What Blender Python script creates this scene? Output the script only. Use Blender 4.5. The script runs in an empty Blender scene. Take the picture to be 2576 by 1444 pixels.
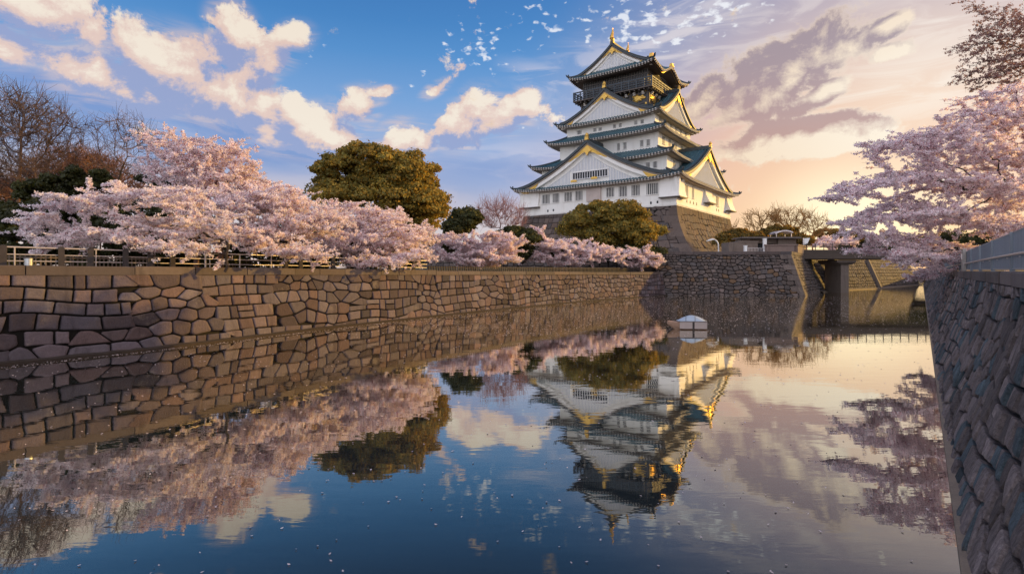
import bpy, bmesh, math, random
import numpy as np
from mathutils import Vector, Matrix

sc = bpy.context.scene
COL = sc.collection
rad = math.radians
CAMZ = 4.0
F_PX, HX, HY = 1365.0, 1288.0, 680.0       # focal length and horizon measured on the photo


def P(px, py, d):
    """world point that stands at distance d (along +Y) in the direction of a photo position"""
    return np.array([(px - HX) / F_PX * d, d, CAMZ + (HY - py) / F_PX * d])


# ------------------------------------------------------------------ camera
cam_d = bpy.data.cameras.new('camera')
cam = bpy.data.objects.new('camera', cam_d)
COL.objects.link(cam)
cam.location = (0, 0, CAMZ)
cam.rotation_euler = (rad(90), 0, 0)
cam_d.sensor_width = 36
cam_d.lens = 36 * F_PX / 2576
cam_d.shift_y = -(722 - HY) / 2576
cam_d.clip_end = 8000
sc.camera = cam

# ------------------------------------------------------------------ light
SUN_AZ, SUN_EL = 74.0, 14.0
sun_d = bpy.data.lights.new('sun', 'SUN')
sun_d.energy = 4.8
sun_d.angle = rad(0.5)
sun_d.color = (1.0, 0.60, 0.13)
sun = bpy.data.objects.new('sun', sun_d)
COL.objects.link(sun)
_sd = Vector((math.sin(rad(SUN_AZ)) * math.cos(rad(SUN_EL)), math.cos(rad(SUN_AZ)) * math.cos(rad(SUN_EL)), math.sin(rad(SUN_EL))))
sun.rotation_euler = _sd.to_track_quat('Z', 'Y').to_euler()
sun.location = (60, 20, 60)

sc.view_settings.view_transform = 'Standard'
sc.view_settings.look = 'None'
sc.view_settings.gamma = 1
sc.view_settings.exposure = 0.0


# ------------------------------------------------------------------ node expression helper
def lin(c):
    r = []
    for v in c:
        v = v / 255.0
        r.append(v / 12.92 if v <= 0.04045 else ((v + 0.055) / 1.055) ** 2.4)
    return r


class G:
    dims = '3D'

    def __init__(s, nt):
        s.nt = nt

    def n(s, typ, **kw):
        nd = s.nt.nodes.new(typ)
        for k, v in kw.items():
            setattr(nd, k, v)
        return nd

    def put(s, inp, v):
        if isinstance(v, bpy.types.NodeSocket):
            s.nt.links.new(v, inp)
        elif isinstance(v, (list, tuple)) and len(v) == 3 and inp.type == 'RGBA':
            inp.default_value = (*v, 1)
        else:
            inp.default_value = v

    def m(s, op, a, b=0.0, c=0.0, clamp=False):
        nd = s.n('ShaderNodeMath', operation=op, use_clamp=clamp)
        s.put(nd.inputs[0], a)
        s.put(nd.inputs[1], b)
        s.put(nd.inputs[2], c)
        return nd.outputs[0]

    def v(s, op, a, b=(0, 0, 0)):
        nd = s.n('ShaderNodeVectorMath', operation=op)
        s.put(nd.inputs[0], a)
        s.put(nd.inputs[1], b)
        return nd.outputs[1] if op in ('LENGTH', 'DOT_PRODUCT', 'DISTANCE') else nd.outputs[0]

    def mix(s, f, a, b, mode='MIX'):
        nd = s.n('ShaderNodeMix', data_type='RGBA', blend_type=mode)
        s.put(nd.inputs[0], f)
        s.put(nd.inputs[6], a)
        s.put(nd.inputs[7], b)
        return nd.outputs[2]

    def noise(s, vec, scale, detail=4, rough=0.55, dist=0.0):
        nd = s.n('ShaderNodeTexNoise', noise_dimensions=s.dims)
        if vec is not None:
            s.put(nd.inputs['Vector'], vec)
        nd.inputs['Scale'].default_value = scale
        nd.inputs['Detail'].default_value = detail
        nd.inputs['Roughness'].default_value = rough
        nd.inputs['Distortion'].default_value = dist
        return nd.outputs[0]

    def ss(s, x, a, b):
        nd = s.n('ShaderNodeMapRange', interpolation_type='SMOOTHSTEP')
        s.put(nd.inputs[0], x)
        nd.inputs[1].default_value = a
        nd.inputs[2].default_value = b
        return nd.outputs[0]

    def map(s, vec, loc=(0, 0, 0), rot=(0, 0, 0), scale=(1, 1, 1), kind='POINT'):
        nd = s.n('ShaderNodeMapping', vector_type=kind)
        s.put(nd.inputs[0], vec)
        nd.inputs[1].default_value = loc
        nd.inputs[2].default_value = rot
        nd.inputs[3].default_value = scale
        return nd.outputs[0]


# ------------------------------------------------------------------ world: physical sky plus cloud layer, all by direction
world = bpy.data.worlds.new('World')
sc.world = world
world.use_nodes = True
wt = world.node_tree
wt.nodes.clear()
g = G(wt)
g.chain = None
g.dims = '2D'
tc = g.n('ShaderNodeTexCoord')
sep = g.n('ShaderNodeSeparateXYZ')
wt.links.new(tc.outputs['Generated'], sep.inputs[0])
az = g.m('ARCTAN2', sep.outputs[0], sep.outputs[1])
el = g.m('ARCSINE', sep.outputs[2])
cmb = g.n('ShaderNodeCombineXYZ')
wt.links.new(az, cmb.inputs[0])
wt.links.new(el, cmb.inputs[1])
AE = cmb.outputs[0]


def ae(px, py):
    a = math.atan((px - HX) / F_PX)
    return a, math.atan((HY - py) / F_PX * math.cos(a))


def blobs(vec, lst):
    tot = None
    for (px, py, rx, ry, rot, w) in lst:
        a, e = ae(px, py)
        c2 = math.cos(a)
        pv = g.chain
        if pv is not None:      # evaluate one after another (keeps the shader's stack small)
            nd = g.n('ShaderNodeVectorMath', operation='MULTIPLY_ADD')
            g.put(nd.inputs[0], pv)
            nd.inputs[1].default_value = (1e-9, 1e-9, 1e-9)
            g.put(nd.inputs[2], vec)
            vi = nd.outputs[0]
        else:
            vi = vec
        q = g.map(vi, (a, e, 0), (0, 0, rad(rot)), (rx / F_PX * c2 * c2 * 1.42, ry / F_PX * c2 * 1.5, 1), 'TEXTURE')
        l = g.v('LENGTH', q)
        b = g.ss(l, 1.35, 0.0)
        b = g.m('MULTIPLY', b, w)
        tot = b if tot is None else g.m('MAXIMUM', tot, b)
        g.chain = tot
    return tot


CUM = [  # cumulus masses: photo position, radii, tilt, weight
    (95, 40, 150, 62, -6, 1.0), (215, 75, 60, 34, -20, .8), (20, 105, 90, 50, 0, .8), (120, 110, 150, 50, -8, .6),
    (385, 150, 100, 62, -15, 1.0), (470, 190, 120, 75, -12, 1.0), (570, 240, 120, 62, -10, 1.0), (650, 255, 40, 36, 0, .9), (330, 220, 190, 60, -10, .8),
    (590, 80, 52, 55, 30, .86), (560, 130, 50, 40, 20, .8), (650, 160, 75, 28, 12, .8), (640, 190, 50, 30, 0, .75),
    (740, 285, 36, 32, 0, .9), (800, 330, 110, 48, 6, 1.0), (885, 280, 66, 38, 25, 1.0), (640, 318, 48, 17, 0, .8), (760, 370, 120, 22, 0, .8),
    (1010, 345, 62, 34, 12, .9), (1065, 352, 34, 28, 0, .85), (1165, 315, 62, 42, 30, 1.0), (1215, 275, 50, 44, 20, .9), (1280, 290, 60, 36, 12, .95), (1325, 268, 34, 34, 50, .85),
    (742, 92, 46, 26, 15, .62), (950, 235, 42, 14, 10, .66), (1095, 225, 36, 13, 30, .72)]
DARK = [  # dusky backlit clouds on the right
    (1960, 190, 210, 75, 22, 1.0), (1800, 225, 90, 40, 15, .85), (2120, 130, 110, 55, 20, .85), (2230, 72, 62, 28, 22, 1.0), (2240, 130, 70, 20, 12, .9),
    (2060, 245, 110, 28, 24, 1.0), (1850, 290, 110, 25, 14, .8), (2010, 345, 200, 42, 2, 1.35), (1890, 385, 90, 22, -8, .8), (1760, 270, 60, 30, 0, .8)]


OFF_C, OFF_D = (6.4, 3.3, 0), (0, 0, 0)


def density(vec, lst, k1, k2, sc1, off=(0, 0, 0)):
    b = blobs(vec, lst)
    vec = g.v('ADD', vec, off)
    n1 = g.noise(g.map(vec, scale=(1, 1.25, 1)), sc1 * 1.3, 9, .69, .2)
    vo = g.n('ShaderNodeTexVoronoi', feature='F1', voronoi_dimensions='2D')
    g.put(vo.inputs['Vector'], g.map(vec, scale=(1, 1.2, 1)))
    vo.inputs['Scale'].default_value = sc1 * 2.3
    vo.inputs['Detail'].default_value = 1.0
    vo.inputs['Roughness'].default_value = .5
    b = g.m('SUBTRACT', g.m('MULTIPLY', b, 1.6), .30)
    t = g.m('ADD', b, g.m('MULTIPLY', g.m('SUBTRACT', n1, .5), k1))
    g.body = b
    return g.m('ADD', t, g.m('MULTIPLY', g.m('SUBTRACT', .45, vo.outputs['Distance']), k2))


# bright broken cloud added behind the view, to fill the faces turned this way
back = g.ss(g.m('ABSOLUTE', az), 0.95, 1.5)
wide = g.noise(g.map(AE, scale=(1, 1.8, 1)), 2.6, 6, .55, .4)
lit_off = (0.013, 0.034, 0)
AE2 = g.v('ADD', AE, lit_off)
d1 = density(AE, CUM, 3.0, .55, 6.5, OFF_C)
body1 = g.body
d1b = density(AE2, CUM, 3.0, .55, 6.5, OFF_C)
m1 = g.ss(d1, .06, .38)
s1 = g.m('ADD', g.m('MULTIPLY', g.m('SUBTRACT', d1, d1b), .66), .26, clamp=True)
VEIL = [(300, 320, 330, 60, -5, 1.0), (160, 230, 220, 70, -10, .8), (520, 330, 200, 40, 0, .8), (800, 395, 230, 38, 0, 1.0), (1230, 440, 280, 55, 3, .6), (60, 330, 150, 50, 0, .8)]
vl = g.m('MULTIPLY', blobs(AE, VEIL), g.m('ADD', .45, g.ss(g.noise(g.map(AE, scale=(1, 3.4, 1)), 5.0, 5, .55, .3), .3, .6)), clamp=True)
d2 = density(AE, DARK, 2.6, .5, 7.0, OFF_D)
d2b = density(g.v('ADD', AE, (0.014, -0.022, 0)), DARK, 2.6, .5, 7.0, OFF_D)
m2 = g.ss(d2, .06, .46)
thick2 = g.ss(d2, .06, .60)
# puffs: small flecks (altocumulus) in chosen patches
FLECK = [(1195, 120, 85, 55, 0, 1), (1375, 70, 70, 60, 0, .8), (1480, 40, 110, 50, 0, .75), (1230, 170, 60, 25, 0, .8), (1330, 35, 60, 25, 0, .8),
         (1600, 60, 170, 70, 0, 1.0), (1800, 30, 180, 50, 0, 1.0), (1700, 110, 120, 40, 0, .8), (760, 120, 80, 60, 0, .55), (1350, 320, 80, 40, 0, .6), (1060, 210, 60, 40, 0, .6)]
fl = g.noise(g.map(AE, scale=(1, 1.9, 1)), 46, 3, .5, .15)
fm = g.ss(g.m('ADD', fl, g.m('MULTIPLY', g.m('SUBTRACT', blobs(AE, FLECK), 1.0), .34)), .475, .66)
# streaky cirrus
STREAK = [(1400, 205, 100, 24, -16, 1), (1560, 160, 200, 60, 12, .8), (1700, 90, 230, 70, 18, 1), (1280, 415, 170, 45, 4, .8), (1950, 60, 300, 70, 12, .6), (2250, 230, 330, 70, 8, 1), (2400, 40, 250, 60, 8, .9), (1500, 330, 110, 60, 5, .5)]
st = g.noise(g.map(AE, rot=(0, 0, rad(-14)), scale=(1, 5.0, 1)), 7, 7, .6, .5)
sm = g.m('MULTIPLY', g.ss(st, .40, .64), blobs(AE, STREAK))

# clear-sky colour by height, and the glow around the low sun
ga, ge = ae(2230, 420)
gl = g.v('LENGTH', g.map(AE, (ga, ge, 0), (0, 0, 0), (.55, .42, 1), 'TEXTURE'))
glow = g.ss(gl, 1.25, 0.2)
gl2 = g.v('LENGTH', g.map(AE, (ga + .06, ge + .10, 0), (0, 0, 0), (.26, .15, 1), 'TEXTURE'))
core = g.ss(gl2, 1.3, 0.0)
low = g.ss(el, .40, .06)
rmp = g.n('ShaderNodeValToRGB')
g.put(rmp.inputs[0], g.m('DIVIDE', el, .62, clamp=True))
cr = rmp.color_ramp
stops = [(0.0, (214, 188, 188)), (.22, (194, 178, 190)), (.34, (158, 172, 208)), (.48, (114, 156, 208)), (.60, (74, 136, 198)), (.68, (54, 122, 188)), (.82, (38, 104, 174)), (1.0, (28, 84, 146))]
while len(cr.elements) < len(stops):
    cr.elements.new(.5)
for e_, (p_, c_) in zip(cr.elements, stops):
    e_.position = p_
    e_.color = (*lin(c_), 1)
glowcol = g.mix(low, lin((230, 184, 144)), lin((240, 142, 50)))
base = g.mix(glow, rmp.outputs[0], glowcol)
base = g.mix(g.m('MULTIPLY', core, .60), base, (1.05, .84, .56))
ga2, ge2 = ae(2140, 500)
gl3 = g.v('LENGTH', g.map(AE, (ga2, ge2, 0), (0, 0, 0), (.40, .19, 1), 'TEXTURE'))
base = g.mix(g.m('MULTIPLY', g.ss(gl3, 1.2, 0.0), .85), base, (1.02, .60, .22))
ga4, ge4 = ae(2130, 560)
gl4 = g.v('LENGTH', g.map(AE, (ga4, ge4, 0), (0, 0, 0), (.13, .10, 1), 'TEXTURE'))
base = g.mix(g.m('MULTIPLY', g.ss(gl4, 1.3, 0.0), .85), base, (1.30, 1.0, .55))
# assemble
c_lit = g.mix(glow, lin((255, 236, 208)), (1.1, 1.0, .82))
c_shd = g.mix(g.ss(el, .08, .30), lin((140, 150, 196)), lin((150, 156, 194)))
c_mid = g.mix(glow, lin((238, 202, 178)), (.95, .80, .58))
ccol = g.mix(g.ss(s1, .52, .95), g.mix(g.ss(s1, .05, .52), c_shd, c_mid), c_lit)
col = g.mix(g.m('MULTIPLY', sm, .7), base, g.mix(glow, lin((226, 214, 220)), (1.05, .86, .62)))
col = g.mix(g.m('MULTIPLY', fm, .85), col, g.mix(glow, lin((246, 246, 248)), (1.1, 1.03, .92)))
col = g.mix(g.m('MULTIPLY', vl, .85), col, g.mix(glow, lin((108, 132, 190)), lin((196, 168, 178))))
fringe = g.m('MULTIPLY', g.ss(st, .38, .66), g.ss(body1, -.30, .35))
col = g.mix(g.m('MULTIPLY', fringe, .55), col, c_mid)
col = g.mix(m1, col, ccol)
edge = g.mix(core, (.98, .70, .38), (1.08, .90, .62))
dk = g.mix(g.ss(el, .16, .36), lin((190, 122, 62)), lin((160, 124, 108)))
dcol = g.mix(thick2, edge, dk)
s2 = g.m('MULTIPLY', g.m('SUBTRACT', d2, d2b), 1.1, clamp=True)
dcol = g.mix(s2, dcol, edge)
col = g.mix(g.m('MULTIPLY', m2, .9), col, dcol)
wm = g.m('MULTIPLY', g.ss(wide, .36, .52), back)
sunward = g.m('MULTIPLY', g.ss(az, .70, 1.05), g.ss(az, 2.5, 1.7))      # golden band added round the sun, out of view, to gild right-hand faces
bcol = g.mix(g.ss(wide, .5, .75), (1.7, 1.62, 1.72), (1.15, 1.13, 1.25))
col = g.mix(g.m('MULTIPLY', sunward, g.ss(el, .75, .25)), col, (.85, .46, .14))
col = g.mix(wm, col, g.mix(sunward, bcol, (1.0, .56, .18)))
# the ground side of the dome (never seen): dull
col = g.mix(g.ss(el, -.02, -.10), col, (.10, .09, .09))
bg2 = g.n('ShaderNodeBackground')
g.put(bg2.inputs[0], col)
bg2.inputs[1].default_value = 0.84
sky = g.n('ShaderNodeTexSky', sky_type='NISHITA')
sky.sun_disc = False
sky.dust_density = 0.3
sky.ozone_density = 3.0
sky.sun_elevation = rad(SUN_EL)
sky.sun_rotation = rad(SUN_AZ)
bg1 = g.n('ShaderNodeBackground')
g.put(bg1.inputs[0], sky.outputs[0])
bg1.inputs[1].default_value = 0.05
ads = g.n('ShaderNodeAddShader')
# the clear sky is physical; the cloud layer carries most of what is seen
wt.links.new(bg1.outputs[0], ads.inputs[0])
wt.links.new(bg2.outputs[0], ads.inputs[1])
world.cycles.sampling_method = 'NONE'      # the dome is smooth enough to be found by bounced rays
sc.cycles.max_bounces = 8
sc.cycles.diffuse_bounces = 4
sc.cycles.glossy_bounces = 3
sc.cycles.transmission_bounces = 6
sc.cycles.transparent_max_bounces = 4
wo = g.n('ShaderNodeOutputWorld')
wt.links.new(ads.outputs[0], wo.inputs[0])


# ------------------------------------------------------------------ object helpers
def tag(o, label=None, cat=None, group=None, kind=None):
    if label:
        o['label'] = label
    if cat:
        o['category'] = cat
    if group:
        o['group'] = group
    if kind:
        o['kind'] = kind
    return o


def empty(name, loc, rz=0.0, parent=None):
    o = bpy.data.objects.new(name, None)
    COL.objects.link(o)
    o.location = loc
    o.rotation_euler = (0, 0, rz)
    if parent:
        o.parent = parent
    return o


class MB:
    """collects faces, builds one mesh object"""

    def __init__(s):
        s.v, s.f, s.m, s.c = [], [], [], []

    def face(s, pts, mi=0, c=None):
        i = len(s.v)
        s.v.extend([tuple(p) for p in pts])
        s.f.append(tuple(range(i, i + len(pts))))
        s.m.append(mi)
        s.c.append(c)

    def grid(s, rows, mi=0, c=None, closed=False):
        i0 = len(s.v)
        nr, nc = len(rows), len(rows[0])
        for r in rows:
            s.v.extend([tuple(p) for p in r])
        for r in range(nr - 1):
            for k in range(nc if closed else nc - 1):
                k2 = (k + 1) % nc
                s.f.append((i0 + r * nc + k, i0 + r * nc + k2, i0 + (r + 1) * nc + k2, i0 + (r + 1) * nc + k))
                s.m.append(mi)
                s.c.append(c)

    def box(s, c, size, rz=0.0, mi=0, col=None, taper=1.0):
        cx, cy, cz = c
        sx, sy, sz = size[0] / 2, size[1] / 2, size[2] / 2
        ca, sa = math.cos(rz), math.sin(rz)
        i = len(s.v)
        for z, k in ((-sz, 1.0), (sz, taper)):
            for x, y in ((-sx, -sy), (sx, -sy), (sx, sy), (-sx, sy)):
                x, y = x * k, y * k
                s.v.append((cx + x * ca - y * sa, cy + x * sa + y * ca, cz + z))
        for q in ((0, 3, 2, 1), (4, 5, 6, 7), (0, 1, 5, 4), (1, 2, 6, 5), (2, 3, 7, 6), (3, 0, 4, 7)):
            s.f.append(tuple(i + k for k in q))
            s.m.append(mi)
            s.c.append(col)

    def tube(s, pts, r, n=8, mi=0, col=None, cap=True):
        pts = [np.array(p, float) for p in pts]
        rr = r if isinstance(r, (list, tuple)) else [r] * len(pts)
        rows = []
        for k, p in enumerate(pts):
            a = pts[max(k - 1, 0)]
            b = pts[min(k + 1, len(pts) - 1)]
            d = (b - a) / (np.linalg.norm(b - a) + 1e-9)
            up = np.array([0, 0, 1.0]) if abs(d[2]) < .9 else np.array([1.0, 0, 0])
            x = np.cross(d, up)
            x /= np.linalg.norm(x)
            y = np.cross(x, d)
            rows.append([p + rr[k] * (math.cos(t) * x + math.sin(t) * y) for t in np.linspace(0, 2 * math.pi, n, endpoint=False)])
        s.grid(rows, mi, col, closed=True)
        if cap:
            s.face(rows[0][::-1], mi, col)
            s.face(rows[-1], mi, col)

    def lathe(s, c, prof, n=16, mi=0, col=None):
        rows = []
        for r, z in prof:
            rows.append([(c[0] + r * math.cos(t), c[1] + r * math.sin(t), c[2] + z) for t in np.linspace(0, 2 * math.pi, n, endpoint=False)])
        s.grid(rows, mi, col, closed=True)

    def build(s, name, mats, parent=None, smooth=False, merge=False):
        me = bpy.data.meshes.new(name)
        me.from_pydata(s.v, [], s.f)
        if not isinstance(mats, (list, tuple)):
            mats = [mats]
        for m_ in mats:
            me.materials.append(m_)
        me.polygons.foreach_set('material_index', s.m)
        if any(c is not None for c in s.c):
            at = me.attributes.new('tone', 'FLOAT_COLOR', 'FACE')
            at.data.foreach_set('color', np.array([(*c, 1) if c is not None else (1, 1, 1, 1) for c in s.c], 'f').ravel())
        if merge:
            bm = bmesh.new()
            bm.from_mesh(me)
            bmesh.ops.remove_doubles(bm, verts=bm.verts, dist=.0005)
            bmesh.ops.recalc_face_normals(bm, faces=bm.faces)
            bm.to_mesh(me)
            bm.free()
        if smooth:
            me.polygons.foreach_set('use_smooth', [True] * len(me.polygons))
        me.update()
        o = bpy.data.objects.new(name, me)
        COL.objects.link(o)
        if parent:
            o.parent = parent
        return o


def quads_obj(name, V, nq, mat, parent=None, tone=None, corners=4):
    """V: (nq*corners,3) -> one mesh of separate faces"""
    me = bpy.data.meshes.new(name)
    nv = nq * corners
    me.vertices.add(nv)
    me.vertices.foreach_set('co', np.ascontiguousarray(V, dtype=np.float32).ravel())
    me.loops.add(nv)
    me.loops.foreach_set('vertex_index', np.arange(nv, dtype=np.int32))
    me.polygons.add(nq)
    me.polygons.foreach_set('loop_start', np.arange(0, nv, corners, dtype=np.int32))
    me.polygons.foreach_set('loop_total', np.full(nq, corners, dtype=np.int32))
    me.materials.append(mat)
    if tone is not None:
        at = me.attributes.new('tone', 'FLOAT_COLOR', 'FACE')
        t4 = np.ones((nq, 4), np.float32)
        t4[:, :3] = tone
        at.data.foreach_set('color', t4.ravel())
    me.update(calc_edges=True)
    o = bpy.data.objects.new(name, me)
    COL.objects.link(o)
    if parent:
        o.parent = parent
    return o


# ------------------------------------------------------------------ materials
def mat(name, color, rough=.6, metal=0.0, bump=None, var=None, spec=.5, tone=False, extra=None, coat=0):
    """var: (scale, amount); bump: (scale, strength, distance)"""
    m_ = bpy.data.materials.new(name)
    m_.use_nodes = True
    nt = m_.node_tree
    h = G(nt)
    b = nt.nodes['Principled BSDF']
    b.inputs['Roughness'].default_value = rough
    b.inputs['Metallic'].default_value = metal
    b.inputs['Specular IOR Level'].default_value = spec
    co = h.n('ShaderNodeTexCoord').outputs['Object']
    c = h.n('ShaderNodeRGB')
    c.outputs[0].default_value = (*color, 1)
    c = c.outputs[0]
    if tone:
        a = h.n('ShaderNodeAttribute', attribute_name='tone')
        c = h.mix(1.0, c, a.outputs['Color'], 'MULTIPLY')
    if var:
        for (s_, k_) in (var if isinstance(var, list) else [var]):
            n_ = h.noise(co, s_, 5, .6)
            v_ = h.m('ADD', 1.0, h.m('MULTIPLY', h.m('SUBTRACT', n_, .5), 2 * k_))
            cc = h.n('ShaderNodeCombineColor')
            for i in range(3):
                h.put(cc.inputs[i], v_)
            c = h.mix(1.0, c, cc.outputs[0], 'MULTIPLY')
    if extra:
        c = extra(h, co, c)
    h.put(b.inputs['Base Color'], c)
    if bump:
        bp = h.n('ShaderNodeBump')
        bp.inputs['Strength'].default_value = bump[1]
        bp.inputs['Distance'].default_value = bump[2]
        h.put(bp.inputs['Height'], h.noise(co, bump[0], 6, .65))
        h.put(b.inputs['Normal'], bp.outputs[0])
    return m_


def stain(h, co, c):
    # damp vertical streaks and lichen, with a shape of their own
    n_ = h.noise(h.map(co, scale=(1.3, 1.3, .22)), 1.0, 6, .65, .2)
    f = h.ss(n_, .52, .72)
    c = h.mix(h.m('MULTIPLY', f, .55), c, h.mix(1.0, c, (.38, .36, .36), 'MULTIPLY'))
    n2 = h.noise(co, .9, 7, .7)
    return h.mix(h.m('MULTIPLY', h.ss(n2, .58, .72), .35), c, (.30, .25, .20))


M = {}
M['stone'] = mat('moat_stone', (.108, .084, .095), .85, bump=(9, .75, .06), var=[(3.2, .32), (16, .30), (70, .28)], tone=True, extra=stain, spec=.3)
M['stone_grey'] = mat('grey_stone', (.092, .075, .070), .82, bump=(8, .8, .07), var=[(3, .3), (12, .28), (60, .28)], tone=True, extra=stain, spec=.3)
M['stone_castle'] = mat('castle_stone', (.105, .080, .070), .85, bump=(6, .5, .08), var=[(4, .25), (25, .25)], tone=True, extra=stain, spec=.3)
M['joint'] = mat('dark_joint_earth', (.006, .004, .003), .95, bump=(8, .4, .05), var=(5, .4))  # near-black earth showing between the stones
M['coping'] = mat('coping_stone', (.105, .083, .080), .8, bump=(30, .5, .02), var=[(5, .2), (60, .3)], tone=True, extra=stain, spec=.3)
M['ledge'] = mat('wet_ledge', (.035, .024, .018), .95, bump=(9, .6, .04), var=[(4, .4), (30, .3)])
M['sunledge'] = mat('sunlit_ledge', (.22, .165, .12), .7, bump=(9, .6, .03), var=[(3, .3), (30, .3)])  # sunlit look put into the colour, paler than the wet ledge
M['earth'] = mat('bank_earth', (.085, .075, .045), .95, bump=(3, .6, .1), var=[(.6, .4), (6, .35)])
M['paving'] = mat('paving', (.26, .235, .22), .9, bump=(8, .3, .03), var=[(.5, .2), (9, .2)])
def grime(h, co, c):
    n_ = h.noise(h.map(co, scale=(1.1, 1.1, .12)), 1.0, 6, .65, .1)
    return h.mix(h.m('MULTIPLY', h.ss(n_, .5, .75), .5), c, (.60, .56, .50))


M['plaster'] = mat('white_plaster', (.82, .80, .76), .7, bump=(2.5, .2, .05), var=[(.35, .08), (5, .06)], spec=.3, extra=grime)
M['soffit'] = mat('shaded_eave_plaster', (.30, .25, .21), .7, var=[(.8, .1), (6, .08)], spec=.3)  # eave shadow painted in: plaster kept far darker than the walls
M['rafter'] = mat('rafter_ends', (.52, .48, .44), .7, var=[(2, .2)], spec=.3)


def tile_extra(h, co, c):
    n_ = h.noise(co, .35, 5, .6)
    return h.mix(h.m('MULTIPLY', h.ss(n_, .45, .7), .55), c, (.075, .145, .165))


M['tile'] = mat('copper_tile', (.030, .085, .112), .42, bump=(7, .35, .05), var=[(1.2, .3), (9, .35)], extra=tile_extra, spec=.5)
M['tiledark'] = mat('tile_edge', (.035, .045, .052), .5, var=[(2, .35)])
M['gold'] = mat('gilt', (.68, .42, .10), .34, metal=.75, bump=(5, .9, .12), var=[(2.2, .22), (12, .25)])
M['black'] = mat('black_lacquer', (.022, .021, .022), .38, var=[(1.5, .4)], bump=(3, .2, .04))
M['timber'] = mat('dark_timber', (.075, .058, .05), .6, var=[(2, .35)], bump=(5, .3, .03))
M['window'] = mat('dark_window', (.010, .012, .017), .6, var=[(1.5, .3)])
M['bars'] = mat('window_bars', (.66, .65, .66), .7, var=[(2, .1)])
M['lattice'] = mat('gable_lattice', (.50, .53, .60), .7, var=[(1.0, .12)])
M['steel'] = mat('galvanised_rail', (.56, .50, .49), .38, metal=.6, var=[(3, .15)], bump=(20, .15, .01))
M['postdark'] = mat('dark_post', (.040, .030, .028), .7, var=[(4, .4)], bump=(12, .4, .02))
M['panel'] = mat('blue_grey_panel', (.165, .20, .245), .42, metal=.3, var=[(.7, .18), (9, .16)], bump=(14, .15, .01), tone=True)
def striate(h, co, c):
    c = stain(h, co, c)
    n_ = h.noise(h.map(co, rot=(0, rad(28), 0), scale=(9, 9, 1.6)), 1.6, 5, .65)
    c = h.mix(h.m('MULTIPLY', h.ss(n_, .42, .62), .6), c, h.mix(1.0, c, (.45, .43, .42), 'MULTIPLY'))
    n2 = h.noise(co, 38, 4, .7)
    return h.mix(h.m('MULTIPLY', h.ss(n2, .52, .62), .5), c, h.mix(1.0, c, (1.7, 1.65, 1.6), 'MULTIPLY'))


M['stone_right'] = mat('rough_stone', (.150, .128, .122), .9, bump=(11, 1.0, .09), var=[(2.2, .35), (22, .35)], tone=True, extra=striate, spec=.3)
M['parapet'] = mat('parapet_stone', (.20, .145, .125), .85, var=[(.8, .2), (12, .25)], bump=(12, .4, .03), extra=stain)
M['panelpost'] = mat('blue_grey_post', (.20, .225, .26), .45, metal=.3, var=[(2, .15)])
M['concrete'] = mat('concrete', (.32, .285, .26), .85, var=[(.8, .2), (12, .2)], bump=(12, .4, .03), extra=stain)
M['darkconcrete'] = mat('stained_concrete', (.16, .125, .105), .85, var=[(.8, .25), (12, .2)], bump=(12, .4, .03), extra=stain)
M['white'] = mat('white_paint', (.78, .78, .77), .5, var=[(3, .06)])
M['girder'] = mat('bridge_girder', (.05, .033, .024), .6, var=[(1, .3)], bump=(6, .3, .03))
M['hull'] = mat('boat_wood', (.36, .22, .15), .55, var=[(4, .3), (30, .2)], bump=(14, .3, .01))
M['cabin'] = mat('boat_cabin', (.42, .34, .31), .5, var=[(3, .12), (20, .1)], bump=(14, .2, .01))
M['canvas'] = mat('boat_canvas', (.40, .47, .56), .6, var=[(2, .1)], bump=(5, .6, .04))
M['bark'] = mat('bark', (.042, .030, .025), .9, bump=(10, .7, .04), var=[(3, .35)])
M['barkwarm'] = mat('warm_bark', (.135, .075, .05), .9, bump=(10, .6, .03), var=[(3, .35)])
M['twig'] = mat('twigs', (.105, .066, .052), .9, var=[(1.5, .3)])
M['pinktwig'] = mat('pink_twigs', (.34, .185, .175), .9, var=[(1.5, .3)])
M['redtwig'] = mat('russet_twigs', (.20, .095, .06), .9, var=[(.5, .35)])
M['glowtwig'] = mat('glow_tinted_twigs', (.30, .17, .06), .9, var=[(.5, .3)])  # backlight of the glow put into the twig colour


def leafmat(name, color, trans, mixf, var=.25, rough=.55):
    m_ = bpy.data.materials.new(name)
    m_.use_nodes = True
    nt = m_.node_tree
    nt.nodes.clear()
    h = G(nt)
    a = h.n('ShaderNodeAttribute', attribute_name='tone')
    co = h.n('ShaderNodeTexCoord').outputs['Object']
    n_ = h.noise(co, .45, 4, .6)
    v_ = h.m('ADD', 1.0, h.m('MULTIPLY', h.m('SUBTRACT', n_, .5), 2 * var))
    cc = h.n('ShaderNodeCombineColor')
    for i in range(3):
        h.put(cc.inputs[i], v_)
    t = h.mix(1.0, a.outputs['Color'], cc.outputs[0], 'MULTIPLY')
    d = h.n('ShaderNodeBsdfPrincipled')
    d.inputs['Roughness'].default_value = rough
    d.inputs['Specular IOR Level'].default_value = .25
    h.put(d.inputs['Base Color'], h.mix(1.0, color, t, 'MULTIPLY'))
    tr = h.n('ShaderNodeBsdfTranslucent')
    h.put(tr.inputs[0], h.mix(1.0, trans, t, 'MULTIPLY'))
    mx = h.n('ShaderNodeMixShader')
    mx.inputs[0].default_value = mixf
    nt.links.new(d.outputs[0], mx.inputs[1])
    nt.links.new(tr.outputs[0], mx.inputs[2])
    o = h.n('ShaderNodeOutputMaterial')
    nt.links.new(mx.outputs[0], o.inputs[0])
    return m_


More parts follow.
